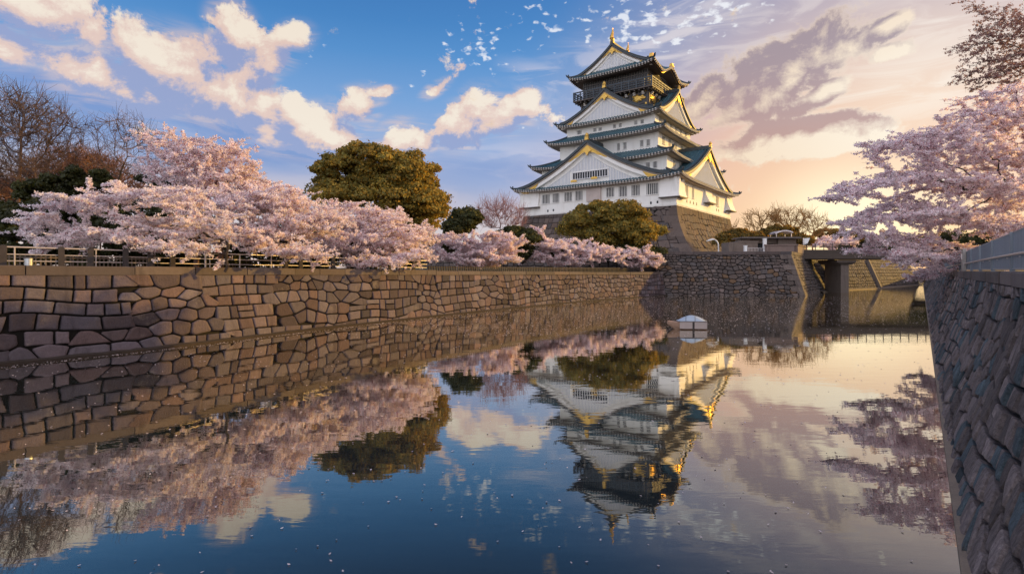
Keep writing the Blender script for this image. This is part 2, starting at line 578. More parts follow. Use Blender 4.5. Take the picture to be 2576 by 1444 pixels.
M['blossom'] = leafmat('cherry_blossom', (.96, .91, .93), (.97, .88, .89), .55, .08)
M['leaf'] = leafmat('camphor_leaf', (.190, .165, .042), (.34, .25, .04), .34, .4)
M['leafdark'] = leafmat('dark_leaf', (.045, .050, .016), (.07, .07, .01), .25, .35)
M['leafcorner'] = leafmat('russet_leaf', (.42, .28, .26), (.48, .30, .24), .4, .3)
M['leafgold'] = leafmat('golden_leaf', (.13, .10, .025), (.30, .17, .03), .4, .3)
M['petal'] = leafmat('petal', (.80, .70, .70), (.7, .6, .6), .2, .1)

# water
wm_ = bpy.data.materials.new('moat_water')
wm_.use_nodes = True
h = G(wm_.node_tree)
b = wm_.node_tree.nodes['Principled BSDF']
h.put(b.inputs['Base Color'], (.020, .029, .033))
b.inputs['Roughness'].default_value = .6
b.inputs['Specular IOR Level'].default_value = 0
co = h.n('ShaderNodeTexCoord').outputs['Object']
n1 = h.noise(h.map(co, scale=(.55, 1.6, 1)), 1.6, 3, .5, .2)
n2 = h.noise(h.map(co, scale=(.30, 1.0, 1)), .5, 2, .5, .3)
n3 = h.noise(h.map(co, scale=(.8, 1.5, 1)), 5.5, 3, .55)
sy = h.n('ShaderNodeSeparateXYZ')
h.put(sy.inputs[0], co)
windy = h.m('MULTIPLY', h.ss(h.m('ADD', sy.outputs[1], h.m('MULTIPLY', n2, 14)), 36, 52), h.ss(h.noise(co, .05, 3), .25, .6))
ht = h.m('ADD', h.m('MULTIPLY', n1, .0018), h.m('MULTIPLY', n2, .0045))
ht = h.m('ADD', ht, h.m('MULTIPLY', n3, h.m('ADD', .00012, h.m('MULTIPLY', windy, .0022))))
bp = h.n('ShaderNodeBump')
bp.inputs['Strength'].default_value = 1.0
bp.inputs['Distance'].default_value = 1.0
h.put(bp.inputs['Height'], ht)
h.put(b.inputs['Normal'], bp.outputs[0])
lw = h.n('ShaderNodeLayerWeight')
lw.inputs[0].default_value = .5
h.put(lw.inputs['Normal'], bp.outputs[0])
fr = h.m('ADD', .02, h.m('MULTIPLY', .95, h.ss(lw.outputs['Facing'], .40, .98)), clamp=True)
gls = h.n('ShaderNodeBsdfGlossy')
h.put(gls.inputs['Roughness'], h.m('ADD', .012, h.m('MULTIPLY', windy, .05)))
h.put(gls.inputs['Normal'], bp.outputs[0])
gls.inputs['Color'].default_value = (.95, .93, .86, 1)
mxs = h.n('ShaderNodeMixShader')
h.put(mxs.inputs[0], fr)
wm_.node_tree.links.new(b.outputs[0], mxs.inputs[1])
wm_.node_tree.links.new(gls.outputs[0], mxs.inputs[2])
wm_.node_tree.links.new(mxs.outputs[0], wm_.node_tree.nodes['Material Output'].inputs[0])
M['water'] = wm_

rng = np.random.default_rng(7)
random.seed(7)


# ------------------------------------------------------------------ plan curves
def catmull(pts, n=8):
    pts = [np.array(p, float) for p in pts]
    out = []
    q = [2 * pts[0] - pts[1]] + pts + [2 * pts[-1] - pts[-2]]
    for i in range(1, len(q) - 2):
        for t in np.linspace(0, 1, n, endpoint=False):
            a, b_, c_, d_ = q[i - 1], q[i], q[i + 1], q[i + 2]
            out.append(.5 * ((2 * b_) + (c_ - a) * t + (2 * a - 5 * b_ + 4 * c_ - d_) * t * t + (3 * b_ - a - 3 * c_ + d_) * t ** 3))
    out.append(pts[-1])
    return np.array(out)


class Face:
    """battered wall face between a bottom and a top plan line; s along (metres), t up 0..1"""

    def __init__(s, bot, top, zb, zt, prof=lambda t: t):
        s.b, s.t = np.array(bot, float), np.array(top, float)
        d = np.linalg.norm(np.diff(s.b, axis=0), axis=1)
        s.cum = np.concatenate([[0], np.cumsum(d)])
        s.L = s.cum[-1]
        s.zb, s.prof = zb, prof
        s.zt = zt if callable(zt) else (lambda k: zt)
        off = np.mean(np.linalg.norm(s.t - s.b, axis=1))
        s.H = math.hypot(s.zt(0) - zb, off)

    def pt(s, x, t):
        x = min(max(x, 0), s.L)
        bx = np.array([np.interp(x, s.cum, s.b[:, 0]), np.interp(x, s.cum, s.b[:, 1])])
        tx = np.array([np.interp(x, s.cum, s.t[:, 0]), np.interp(x, s.cum, s.t[:, 1])])
        f = s.prof(t)
        q = bx * (1 - f) + tx * f
        return np.array([q[0], q[1], s.zb + (s.zt(x / s.L) - s.zb) * t])

    def nrm(s, x, t):
        e = .05
        a = s.pt(min(x + e, s.L), t) - s.pt(max(x - e, 0), t)
        u = s.pt(x, min(t + .02, 1)) - s.pt(x, max(t - .02, 0))
        n_ = np.cross(a, u)
        return n_ / (np.linalg.norm(n_) + 1e-9)


def warpf(seed, amp, freq):
    r = np.random.default_rng(seed)
    k = r.uniform(-1, 1, (10, 2)) * freq
    ph = r.uniform(0, 6.28, (10, 2))

    def w(x, y):
        a = np.sin(k[:, 0] * x + k[:, 1] * y + ph[:, 0]).sum() / 3.2
        b_ = np.sin(k[:, 1] * x - k[:, 0] * y + ph[:, 1]).sum() / 3.2
        return amp * a, amp * .8 * b_
    return w


def clip_poly(poly, nx, ny, c):
    out = []
    for i in range(len(poly)):
        p, q = poly[i], poly[(i + 1) % len(poly)]
        dp, dq = nx * p[0] + ny * p[1] - c, nx * q[0] + ny * q[1] - c
        if dp <= 0:
            out.append(p)
        if (dp < 0 < dq) or (dq < 0 < dp):
            t = dp / (dp - dq)
            out.append((p[0] + t * (q[0] - p[0]), p[1] + t * (q[1] - p[1])))
    return out


def stone_polys(L, H, row, wr, seed, warp=.12, vor=.35, shear=0.0, x0=0.0):
    """mixed masonry: wandering courses of blocks, with patches of polygonal stones"""
    r = random.Random(seed)
    w = warpf(seed, warp, 1.5 / row * .55)
    zone = warpf(seed + 5, 1.0, .6 / row)
    seeds = []
    y = 0
    rows = []
    while y < H - .25 * row:
        hh = row * r.uniform(.72, 1.3)
        if y + hh > H - .45 * row:
            hh = H - y
        rows.append((y, hh))
        y += hh
    polys = []
    for (y, hh) in rows:
        x = x0 - r.uniform(0, wr[1])
        while x < L:
            ww = r.uniform(*wr) * (hh / row) ** .5
            if r.random() < .12:
                ww *= .55
            split = hh > row * 1.05 and r.random() < .22
            cells = [(x, y, ww, hh)] if not split else [(x, y, ww, hh * .52), (x, y + hh * .52, ww, hh * .48)]
            for (a, b_, c_, d_) in cells:
                seeds.append((a + c_ / 2 + r.gauss(0, .15) * c_, b_ + d_ / 2 + r.gauss(0, .14) * d_, c_, d_, a, b_))
            x += ww
    S_ = np.array(seeds)
    # polygonal (Voronoi) cells of the jittered centres; anisotropic metric keeps them blocky
    an = np.mean(wr) / row * 1.08
    Q = S_[:, :2] / np.array([an, 1.0])
    for i in range(len(S_)):
        zx, _ = zone(S_[i, 0], S_[i, 1])
        use_v = zx > 1.0 - 2.0 * vor
        if use_v:
            d = np.hypot(Q[:, 0] - Q[i, 0], Q[:, 1] - Q[i, 1])
            nb = np.argsort(d)[1:18]
            R_ = row * 1.6
            poly = [(Q[i, 0] - R_, Q[i, 1] - R_), (Q[i, 0] + R_, Q[i, 1] - R_), (Q[i, 0] + R_, Q[i, 1] + R_), (Q[i, 0] - R_, Q[i, 1] + R_)]
            for j in nb:
                nx, ny = Q[j] - Q[i]
                c = (np.dot(Q[j], Q[j]) - np.dot(Q[i], Q[i])) / 2
                poly = clip_poly(poly, nx, ny, c)
                if len(poly) < 3:
                    break
            if len(poly) < 3:
                continue
            poly = [(p[0] * an, p[1]) for p in poly]
        else:
            a, b_, c_, d_ = S_[i, 4], S_[i, 5], S_[i, 2], S_[i, 3]
            poly = [(a, b_), (a + c_ * .5, b_), (a + c_, b_), (a + c_, b_ + d_ * .5), (a + c_, b_ + d_), (a + c_ * .5, b_ + d_), (a, b_ + d_), (a, b_ + d_ * .5)]
        q = []
        for (px, py) in poly:
            dx, dy = w(px, py)
            edge = min(1, max(0, py / (.5 * row)), max(0, (H - py) / (.5 * row)))
            q.append((px + dx + shear * py, min(max(py + dy * edge, 0), H)))
        polys.append(q)
    return polys


def inset(poly, k):
    P_ = np.array(poly)
    c = P_.mean(axis=0)
    out = []
    n = len(P_)
    for i in range(n):
        a, b_, d_ = P_[i - 1], P_[i], P_[(i + 1) % n]
        e1 = b_ - a
        e2 = d_ - b_
        n1 = np.array([-e1[1], e1[0]]) / (np.linalg.norm(e1) + 1e-9)
        n2 = np.array([-e2[1], e2[0]]) / (np.linalg.norm(e2) + 1e-9)
        nn = n1 + n2
        l = np.linalg.norm(nn)
        nn = nn / l if l > .3 else (c - b_) / (np.linalg.norm(c - b_) + 1e-9)
        v_ = b_ + nn * k
        out.append(v_)
    return np.array(out)


def chaikin(p, w=.22):
    n = len(p)
    out = []
    for i in range(n):
        a, b_ = p[i], p[(i + 1) % n]
        out.append(a * (1 - w) + b_ * w)
        out.append(a * w + b_ * (1 - w))
    return np.array(out)


def area(p):
    x, y = p[:, 0], p[:, 1]
    return .5 * np.sum(x * np.roll(y, -1) - np.roll(x, -1) * y)


def masonry(name, face, row, wr, seed, parent, material, joint=.045, bulge=.04, warp=.12, vor=.35, shear=0.0, tint=None, tone_sd=.16, smooth=True):
    mb = MB()
    r = random.Random(seed + 99)
    L, H = face.L, face.H
    # recessed backing
    ns, nt_ = max(8, int(L / 1.5)), 8
    rows = [[face.pt(L * i / ns, j / nt_) - face.nrm(L * i / ns, j / nt_) * .16 for i in range(ns + 1)] for j in range(nt_ + 1)]
    mb.grid(rows, 1, (1, 1, 1))
    for poly in stone_polys(L, H, row, wr, seed, warp, vor, shear, x0=-abs(shear) * H):
        p = np.array(poly)
        if area(p) < 0:
            p = p[::-1]
        if p[:, 0].max() <= .05 or p[:, 0].min() >= L - .05:
            continue
        p[:, 0] = np.clip(p[:, 0], 0, L)
        if area(p) < .06 * row * row:
            continue
        q = inset(p, joint * r.uniform(.7, 1.4))
        if area(q) < .03 * row * row:
            continue
        q = chaikin(q, .12)
        c = q.mean(axis=0)
        bl = bulge * r.uniform(.4, 1.4)
        kx, ky = r.uniform(-.04, .04), r.uniform(-.04, .04)
        rings = []
        nc = face.nrm(c[0], min(max(c[1] / H, 0), 1))
        for (sc_, dep) in ((1.0, -.15), (.992, bl * .25), (.955, bl * .8), (.72, bl)):
            ring = []
            for v_ in q:
                u = c + (v_ - c) * sc_
                t = min(max(u[1] / H, 0), 1)
                dd = dep + (0 if dep < 0 else kx * (u[0] - c[0]) + ky * (u[1] - c[1]))
                ring.append(face.pt(u[0], t) + nc * dd)
            rings.append(ring)
        k = max(.45, r.gauss(1.0, tone_sd))
        wv = r.gauss(0, .05)
        tn = (k * (1 + wv), k, k * (1 - wv))
        if tint:
            tn = tint(r, c, k, tn)
        mb.grid(rings, 0, tn, closed=True)
        mb.face(rings[-1], 0, tn)
    o = mb.build(name, [material, M['joint']], parent)
    if smooth:
        o.data.polygons.foreach_set('use_smooth', [True] * len(o.data.polygons))
    return o


def coping(name, pts, zt, h_, depth, over, lr, seed, parent, material, gap=.02):
    """blocks along a plan line, water on the right-hand side"""
    mb = MB()
    r = random.Random(seed)
    pts = np.array(pts, float)
    d = np.linalg.norm(np.diff(pts, axis=0), axis=1)
    cum = np.concatenate([[0], np.cumsum(d)])
    x = 0
    zf = zt if callable(zt) else (lambda k: zt)
    while x < cum[-1] - .2:
        ln = min(r.uniform(*lr), cum[-1] - x)
        k = max(.6, r.gauss(1, .13))
        wv = r.gauss(0, .04)
        tn = (k * (1 + wv), k, k * (1 - wv))
        nsub = max(1, int(ln / 1.2))
        ra, rb, rc, rd = [], [], [], []
        dz = r.uniform(-.015, .015)
        do = r.uniform(-.02, .03)
        for i in range(nsub + 1):
            s_ = x + gap + (ln - 2 * gap) * i / nsub
            p = np.array([np.interp(s_, cum, pts[:, 0]), np.interp(s_, cum, pts[:, 1])])
            p2 = np.array([np.interp(min(s_ + .1, cum[-1]), cum, pts[:, 0]), np.interp(min(s_ + .1, cum[-1]), cum, pts[:, 1])])
            p1 = np.array([np.interp(max(s_ - .1, 0), cum, pts[:, 0]), np.interp(max(s_ - .1, 0), cum, pts[:, 1])])
            t = (p2 - p1) / np.linalg.norm(p2 - p1)
            n_ = np.array([t[1], -t[0]])
            z = zf(s_ / cum[-1]) + dz
            o_ = p + n_ * (over + do)
            i_ = p - n_ * depth
            e = .03
            ra.append((*o_, z - h_))
            rb.append((*o_, z - e))
            rc.append((*(o_ - n_ * e), z))
            rd.append((*i_, z))
        mb.grid([ra, rb], 0, tn)
        mb.grid([rb, rc], 0, tn)
        mb.grid([rc, rd], 0, tn)
        z0 = [(v_[0], v_[1], v_[2] - h_) for v_ in rd]
        mb.grid([z0, ra], 0, tn)
        mb.grid([rd, z0], 0, tn)
        mb.face([ra[0], rb[0], rc[0], rd[0], z0[0]], 0, tn)
        mb.face([ra[-1], z0[-1], rd[-1], rc[-1], rb[-1]], 0, tn)
        x += ln
    return mb.build(name, material, parent)


def offset_line(pts, d):
    """shift a plan line by d to its right-hand side (mitred)"""
    pts = np.array(pts, float)
    out = []
    for i in range(len(pts)):
        ns = []
        for a, b_ in ((i - 1, i), (i, i + 1)):
            if a >= 0 and b_ < len(pts):
                t = pts[b_] - pts[a]
                t /= np.linalg.norm(t)
                ns.append(np.array([t[1], -t[0]]))
        if len(ns) == 2:
            s_ = ns[0] + ns[1]
            s_ = s_ / np.dot(s_, ns[0])
        else:
            s_ = ns[0]
        out.append(pts[i] + s_ * d)
    return np.array(out)


# ------------------------------------------------------------------ water and land
LW = catmull([(-58, -24), (-40, -2), (-21.5, 22.75), (-17.7, 28.0), (-12.3, 37.7), (-3.0, 52), (11, 70.9), (24.2, 85.4)], 10)
BA, BB, BC = np.array([23.0, 85.4]), np.array([45.7, 84.6]), np.array([55.4, 97.5])
SHORE = [(55.4, 97.5), (60.5, 103.5), (66.7, 109.0), (79.6, 118.0), (109.0, 145.0)]
RWs = np.array([.602, .798])
RW0 = np.array([.64, 0.0])            # right wall bottom line passes here


def RW(Z):
    return RW0 + np.array([.754, 1.0]) * Z


mb = MB()
mb.face([(-3000, -3000, 0), (3000, -3000, 0), (3000, 3000, 0), (-3000, 3000, 0)])
tag(mb.build('water', M['water']), kind='structure')

LWT = offset_line(LW, -.55)             # top line of the left wall (battered)


def lw_z(k):
    return 4.38 - .58 * min(1, max(0, (k - .30) / .62))


# left bank, castle terrace and far land as one lofted sheet from the wall tops to the horizon
mb = MB()
n = len(LWT)
r0 = [(p[0], p[1], lw_z(i / (n - 1)) - .16) for i, p in enumerate(offset_line(LW, -1.2))]
r1 = [(p[0], p[1], 3.9 + .1 * math.sin(i)) for i, p in enumerate(offset_line(LW, -8))]
r2 = [(p[0], p[1], 4.2 + .3 * math.sin(i * 2.1)) for i, p in enumerate(offset_line(LW, -24))]
r3 = []
for i in range(n):
    k = i / (n - 1)
    a = math.radians(200 - 125 * k)
    r3.append((-10 + 3000 * math.cos(a), 60 + 3000 * math.sin(a), 4.0))
mb.grid([r3, r2, r1, r0])
tag(mb.build('ground', M['earth']), kind='structure')
mb = MB()
mb.face([(23.0, 87.5, 6.85), (44.3, 86.8, 6.85), (54.0, 99, 6.85), (60.5, 106.0, 6.85), (78.5, 120.5, 6.85), (108, 147.5, 6.85), (160, 200, 6.85), (420, 900, 6.85), (-200, 900, 6.85), (-70, 210, 6.85), (-16, 104, 6.85), (12, 95, 6.85)])
tag(mb.build('terrace', M['paving']), kind='structure')
mb = MB()
wl = [RW(z) for z in (-30, 0, 30, 60, 100, 150)]
mb.grid([[(p[0] + 1.9 * .798, p[1] - 1.9 * .602, 3.86) for p in wl], [(p[0] + 14 * .798, p[1] - 14 * .602, 3.95) for p in wl], [(2500, -2500, 4), (2600, -900, 4), (2800, 0, 4), (2800, 900, 4), (2600, 1800, 4), (1500, 2400, 4)]])
tag(mb.build('bank', M['earth']), kind='structure')

# ------------------------------------------------------------------ left moat wall
wall = empty('stone_wall', (0, 0, 0))
tag(wall, 'long curving moat wall of rounded pinkish brown stones under the cherry trees', 'stone wall')
fc = Face(LW, LWT, -.12, lambda k: lw_z(k) - .38)
def moat_tint(r, c, k, tn):
    q = r.random()
    if q < .18:
        return (k * .62, k * .60, k * .60)
    if q < .42:
        return (k * 1.02, k * 1.10, k * 1.14)
    if q < .54:
        return (k * 1.14, k * 1.0, k * .90)
    return tn


masonry('masonry', fc, .66, (.62, 1.25), 11, wall, M['stone'], joint=.042, bulge=.045, warp=.22, vor=.46, tint=moat_tint, tone_sd=.2)
i_step = int(len(LW) * .69)
coping('coping', LWT[:i_step], lambda k: lw_z(k * .69), .42, 1.0, .10, (1.3, 4.2), 3, wall, M['coping'])
coping('coping', LWT[i_step - 1:], lambda k: lw_z(.69 + .31 * k) - .07, .36, .9, .14, (2.5, 4.5), 4, wall, M['coping'])
# the wet footing at the water line
mb = MB()
lo = offset_line(LW, .34)
rr_ = random.Random(5)
zz = [.10 + .05 * rr_.random() for _ in lo]
mb.grid([[(p[0], p[1], -.4) for p in lo], [(p[0], p[1], z) for p, z in zip(lo, zz)], [(p[0], p[1], z + .05) for p, z in zip(offset_line(LW, -.1), zz)]])
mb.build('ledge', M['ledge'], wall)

# ------------------------------------------------------------------ bastion below the castle
bas = empty('bastion', (0, 0, 0))
tag(bas, 'grey brown stone bastion with a sloping corner below the castle', 'bastion')
ins = 2.15
BBt = BB + np.array([-1.15, ins])
f1 = Face([BA + (0, -.02), BB], [BA + (0, ins), BBt], -.12, 6.52)


def bast_tint(r, c, k, tn):
    if r.random() < .05:
        return (1.5, 1.15, .75)
    if r.random() < .2:
        return (k * 1.45, k * 1.4, k * 1.38)
    return tn


masonry('masonry', f1, .62, (.55, 1.3), 21, bas, M['stone_grey'], joint=.055, bulge=.05, warp=.18, vor=.75, tint=bast_tint)
BCt = BC + np.array([-1.75, 1.25])
f2 = Face([BB, BC], [BBt, BCt], -.12, 6.52)
masonry('masonry', f2, .62, (.55, 1.3), 22, bas, M['stone_grey'], joint=.05, bulge=.05, warp=.08, vor=.2)
# dressed corner stones
mb = MB()
z = -.1
r = random.Random(3)
alt = 0
n1v = np.array([0, -1.0])
e1 = (BA - BB) / np.linalg.norm(BA - BB)
e2 = (BC - BB) / np.linalg.norm(BC - BB)
while z < 6.45:
    hh = min(r.uniform(.7, .95), 6.5 - z)
    la, lb = (1.9, .9) if alt else (.9, 1.9)
    rows = []
    for zz_ in (z + .02, z + hh - .02):
        t = (zz_ + .12) / 6.64
        c = BB * (1 - t) + BBt * t
        c = c + np.array([.06, -.12])
        rows.append([(*(c + e1 * la), zz_), (*(c + e1 * .08), zz_), (*(c + e2 * .08), zz_), (*(c + e2 * lb), zz_)])
    k = r.gauss(1.25, .12)
    mb.grid(rows, 0, (k * 1.03, k, k * .96))
    mb.face(rows[1], 0, (k, k, k))
    mb.face(rows[0], 0, (k, k, k))
    z += hh
    alt ^= 1
mb.build('corner_stones', M['stone_grey'], bas)
coping('coping', [BA + (0, ins), BBt, BCt], 7.0, .5, 1.2, .14, (2.6, 4.6), 8, bas, M['coping'])
# parapet block at the bridge end
mb = MB()
mb.box((44.6, 90.6, 7.5), (4.6, 1.0, 1.2), rz=0)
mb.box((44.6, 90.6, 8.2), (4.9, 1.25, .2), rz=0)
mb.box((50.1, 94.6, 7.5), (9.2, 1.0, 1.2), rz=math.atan2(12.1, 9.1))
mb.box((50.1, 94.6, 8.22), (9.4, 1.25, .2), rz=math.atan2(12.1, 9.1))
tag(mb.build('parapet', M['parapet']), 'plain low stone parapet on the bastion beside the bridge', 'parapet')

# retaining wall of the terrace, behind the cherries
rt = empty('retaining_wall', (0, 0, 0))
tag(rt, 'low stone terrace wall half hidden behind the low cherry trees', 'stone wall')
fr = Face([(-18, 102), (10, 93.0), (23.2, 87.4)], [(-17.6, 103.2), (10.4, 94.2), (23.4, 88.6)], 3.5, 6.9)
masonry('masonry', fr, .8, (.8, 1.7), 31, rt, M['stone_grey'], joint=.05, bulge=.05, vor=.3)

# ------------------------------------------------------------------ far embankment under the bridge
emb = empty('embankment', (0, 0, 0))
tag(emb, 'sloping stone embankment in shade under and beyond the bridge', 'embankment')
sh = np.array(SHORE)
sht = offset_line(sh, -2.6)
fe = Face(sh, sht, -.1, 6.4)
masonry('masonry', fe, .75, (.7, 1.1), 41, emb, M['stone_grey'], joint=.05, bulge=.04, warp=.05, vor=.1)
coping('coping', sht, 6.85, .5, 1.3, .2, (2.5, 4.0), 42, emb, M['coping'])
for (x, y, ang) in ((67.4, 109.2, .62), (80.5, 118.6, .74)):
    mb = MB()
    d = np.array([math.cos(ang), math.sin(ang)])
    nrm_ = np.array([d[1], -d[0]])
    rows = []
    for z, off in ((-.2, .45), (6.3, -2.1)):
        c = np.array([x, y]) + nrm_ * off
        rows.append([(*(c - d * .45 - nrm_ * 1.5), z), (*(c - d * .45), z), (*(c + d * .45), z), (*(c + d * .45 - nrm_ * 1.5), z)])
    mb.grid(rows)
    mb.face(rows[1])
    mb.build('rib', M['darkconcrete'], emb)
mb = MB()
lo = offset_line(sh, .5)
mb.grid([[(*p, -.3) for p in lo], [(*p, .14) for p in lo], [(*p, .2) for p in offset_line(sh, -.2)]])
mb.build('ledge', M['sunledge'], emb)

# ------------------------------------------------------------------ right moat wall (in shade, close)
rwl = empty('stone_wall', (0, 0, 0))
tag(rwl, 'steep dark moat wall of long slanting blocks under the blue grey fence', 'stone wall')
zs = np.concatenate([np.linspace(150, 60, 10), np.linspace(52, -8, 22)])
rb = np.array([RW(z) for z in zs])
rtp = rb + np.array([.798, -.602]) * 1.30
frw = Face(rb, rtp, -.1, 3.62, prof=lambda t: 1 - (1 - t) ** 1.25)


def rw_tint(r, c, k, tn):
    if r.random() < .24:
        return (k * .48, k * .74, k * .90)  # teal share: sky reflection put into the stone colour
    return (k * 1.02, k * .97, k * 1.0)


masonry('masonry', frw, .52, (.34, .66), 51, rwl, M['stone_right'], joint=.036, bulge=.085, warp=.17, vor=.35, shear=-.42, tint=rw_tint, tone_sd=.30, smooth=False)
coping('coping', rtp, 3.96, .34, 1.2, .10, (1.6, 3.0), 52, rwl, M['coping'])
mb = MB()
lo = offset_line(rb, .09)
mb.grid([[(*p, -.4) for p in lo], [(*p, .06) for p in lo], [(*p, .09) for p in offset_line(rb, -.15)]])
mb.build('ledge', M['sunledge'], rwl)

# ================================================================== castle keep
CC = np.array([35.8, 165.3])
CROT = math.atan2(.797, .604)
keep = empty('castle_keep', (CC[0], CC[1], 6.85), CROT)
tag(keep, 'tall white castle keep with tiered blue green roofs and gilded gables on a stone base', 'castle')
KZ = 6.85      # everything below is given in height above water; the keep's empty stands on the terrace


class KB(MB):
    """mesh builder working in the keep's own frame, heights above water"""

    def build(s, name, mats, parent=None, smooth=False, merge=False):
        s.v = [(p[0], p[1], p[2] - KZ) for p in s.v]
        return MB.build(s, name, mats, parent, smooth, merge)


def side(th):
    t = rad(th)
    return np.array([round(math.cos(t)), round(math.sin(t))]), np.array([-round(math.sin(t)), round(math.cos(t))])


LEFTF, RIGHTF = 180, 270       # the two faces seen from the moat


def sp(th, lat, out, z):
    o, l = side(th)
    p = o * out + l * lat
    return (p[0], p[1], z)


def on_face(px, py, th, a):
    """lateral position and height on a keep wall"""
    d = np.array([(px - HX) / F_PX, 1.0, (HY - py) / F_PX])
    ca, sa = math.cos(-CROT), math.sin(-CROT)
    o2 = -CC
    ol = np.array([o2[0] * ca - o2[1] * sa, o2[0] * sa + o2[1] * ca])
    dl = np.array([d[0] * ca - d[1] * sa, d[0] * sa + d[1] * ca])
    o, l = side(th)
    t = (a - np.dot(o, ol)) / np.dot(o, dl)
    q = ol + dl * t
    return float(np.dot(l, q)), float(CAMZ + d[2] * t)


# stone base
base_e = keep
A1 = 23.2


class BaseFace(Face):
    def __init__(s, th, a0, a1, zb, zt):
        o, l = side(th)
        s.th, s.a0, s.a1, s.zb_, s.zt_ = th, a0, a1, zb, zt
        s.L = 2 * a0
        s.H = math.hypot(zt - zb, a0 - a1) * 1.03

    def pt(s, x, t):
        x = min(max(x, 0), s.L)
        f = 1 - (1 - t) ** 1.75
        a = s.a0 * (1 - f) + s.a1 * f
        lat = (x / s.L * 2 - 1) * a
        return np.array(sp(s.th, lat, a, s.zb_ + (s.zt_ - s.zb_) * t - KZ))


for th, sd in ((LEFTF, 61), (RIGHTF, 62), (0, 63), (90, 64)):
    bf = BaseFace(th, 31.0, A1 - .1, 6.0, 20.0)
    vis = th in (LEFTF, RIGHTF)
    masonry('stone_base', bf, 1.9 if vis else 3.2, (1.9, 3.6) if vis else (4, 6), sd, keep, M['stone_castle'], joint=.07, bulge=.10, warp=.22, vor=.12, tone_sd=.14)
# big corner stones of the base
for (sx, sy) in ((-1, -1), (-1, 1), (1, -1)):
    mb = KB()
    z = 6.2
    alt = 0
    r = random.Random(9)
    while z < 19.5:
        hh = min(r.uniform(1.6, 2.3), 19.9 - z)
        la, lb = (3.6, 2.0) if alt else (2.0, 3.6)
        rows = []
        for zz_ in (z + .04, z + hh - .04):
            t = (zz_ - 6.0) / 14.0
            f = 1 - (1 - t) ** 1.75
            a = 31.0 * (1 - f) + (A1 - .1) * f + .13
            rows.append([(sx * a, sy * (a - la), zz_), (sx * a, sy * a, zz_), (sx * (a - lb), sy * a, zz_)])
        k = r.gauss(1.15, .12)
        mb.grid(rows, 0, (k * 1.02, k, k * .97))
        z += hh
        alt ^= 1
    mb.build('corner_stones', M['stone_castle'], keep)


def storey(name, a, z0, z1, m_, parent=keep, trim=None):
    mb = KB()
    for th in (0, 90, 180, 270):
        rows = []
        nn = 10
        for z in np.linspace(z0, z1, 5):
            rows.append([sp(th, lat, a, z) for lat in np.linspace(-a, a, nn + 1)])
        mb.grid(rows)
    o = mb.build(name, m_, parent, merge=True)
    return o


def dense(a, step):
    k = max(2, int(2 * a / step))
    return np.linspace(-a, a, k + 1)


def hip_z(ze, zt, t, s_, up, conc=1.3):
    return ze + (zt - ze) * t ** conc + up * abs(s_) ** 5 * (1 - t) ** 1.4


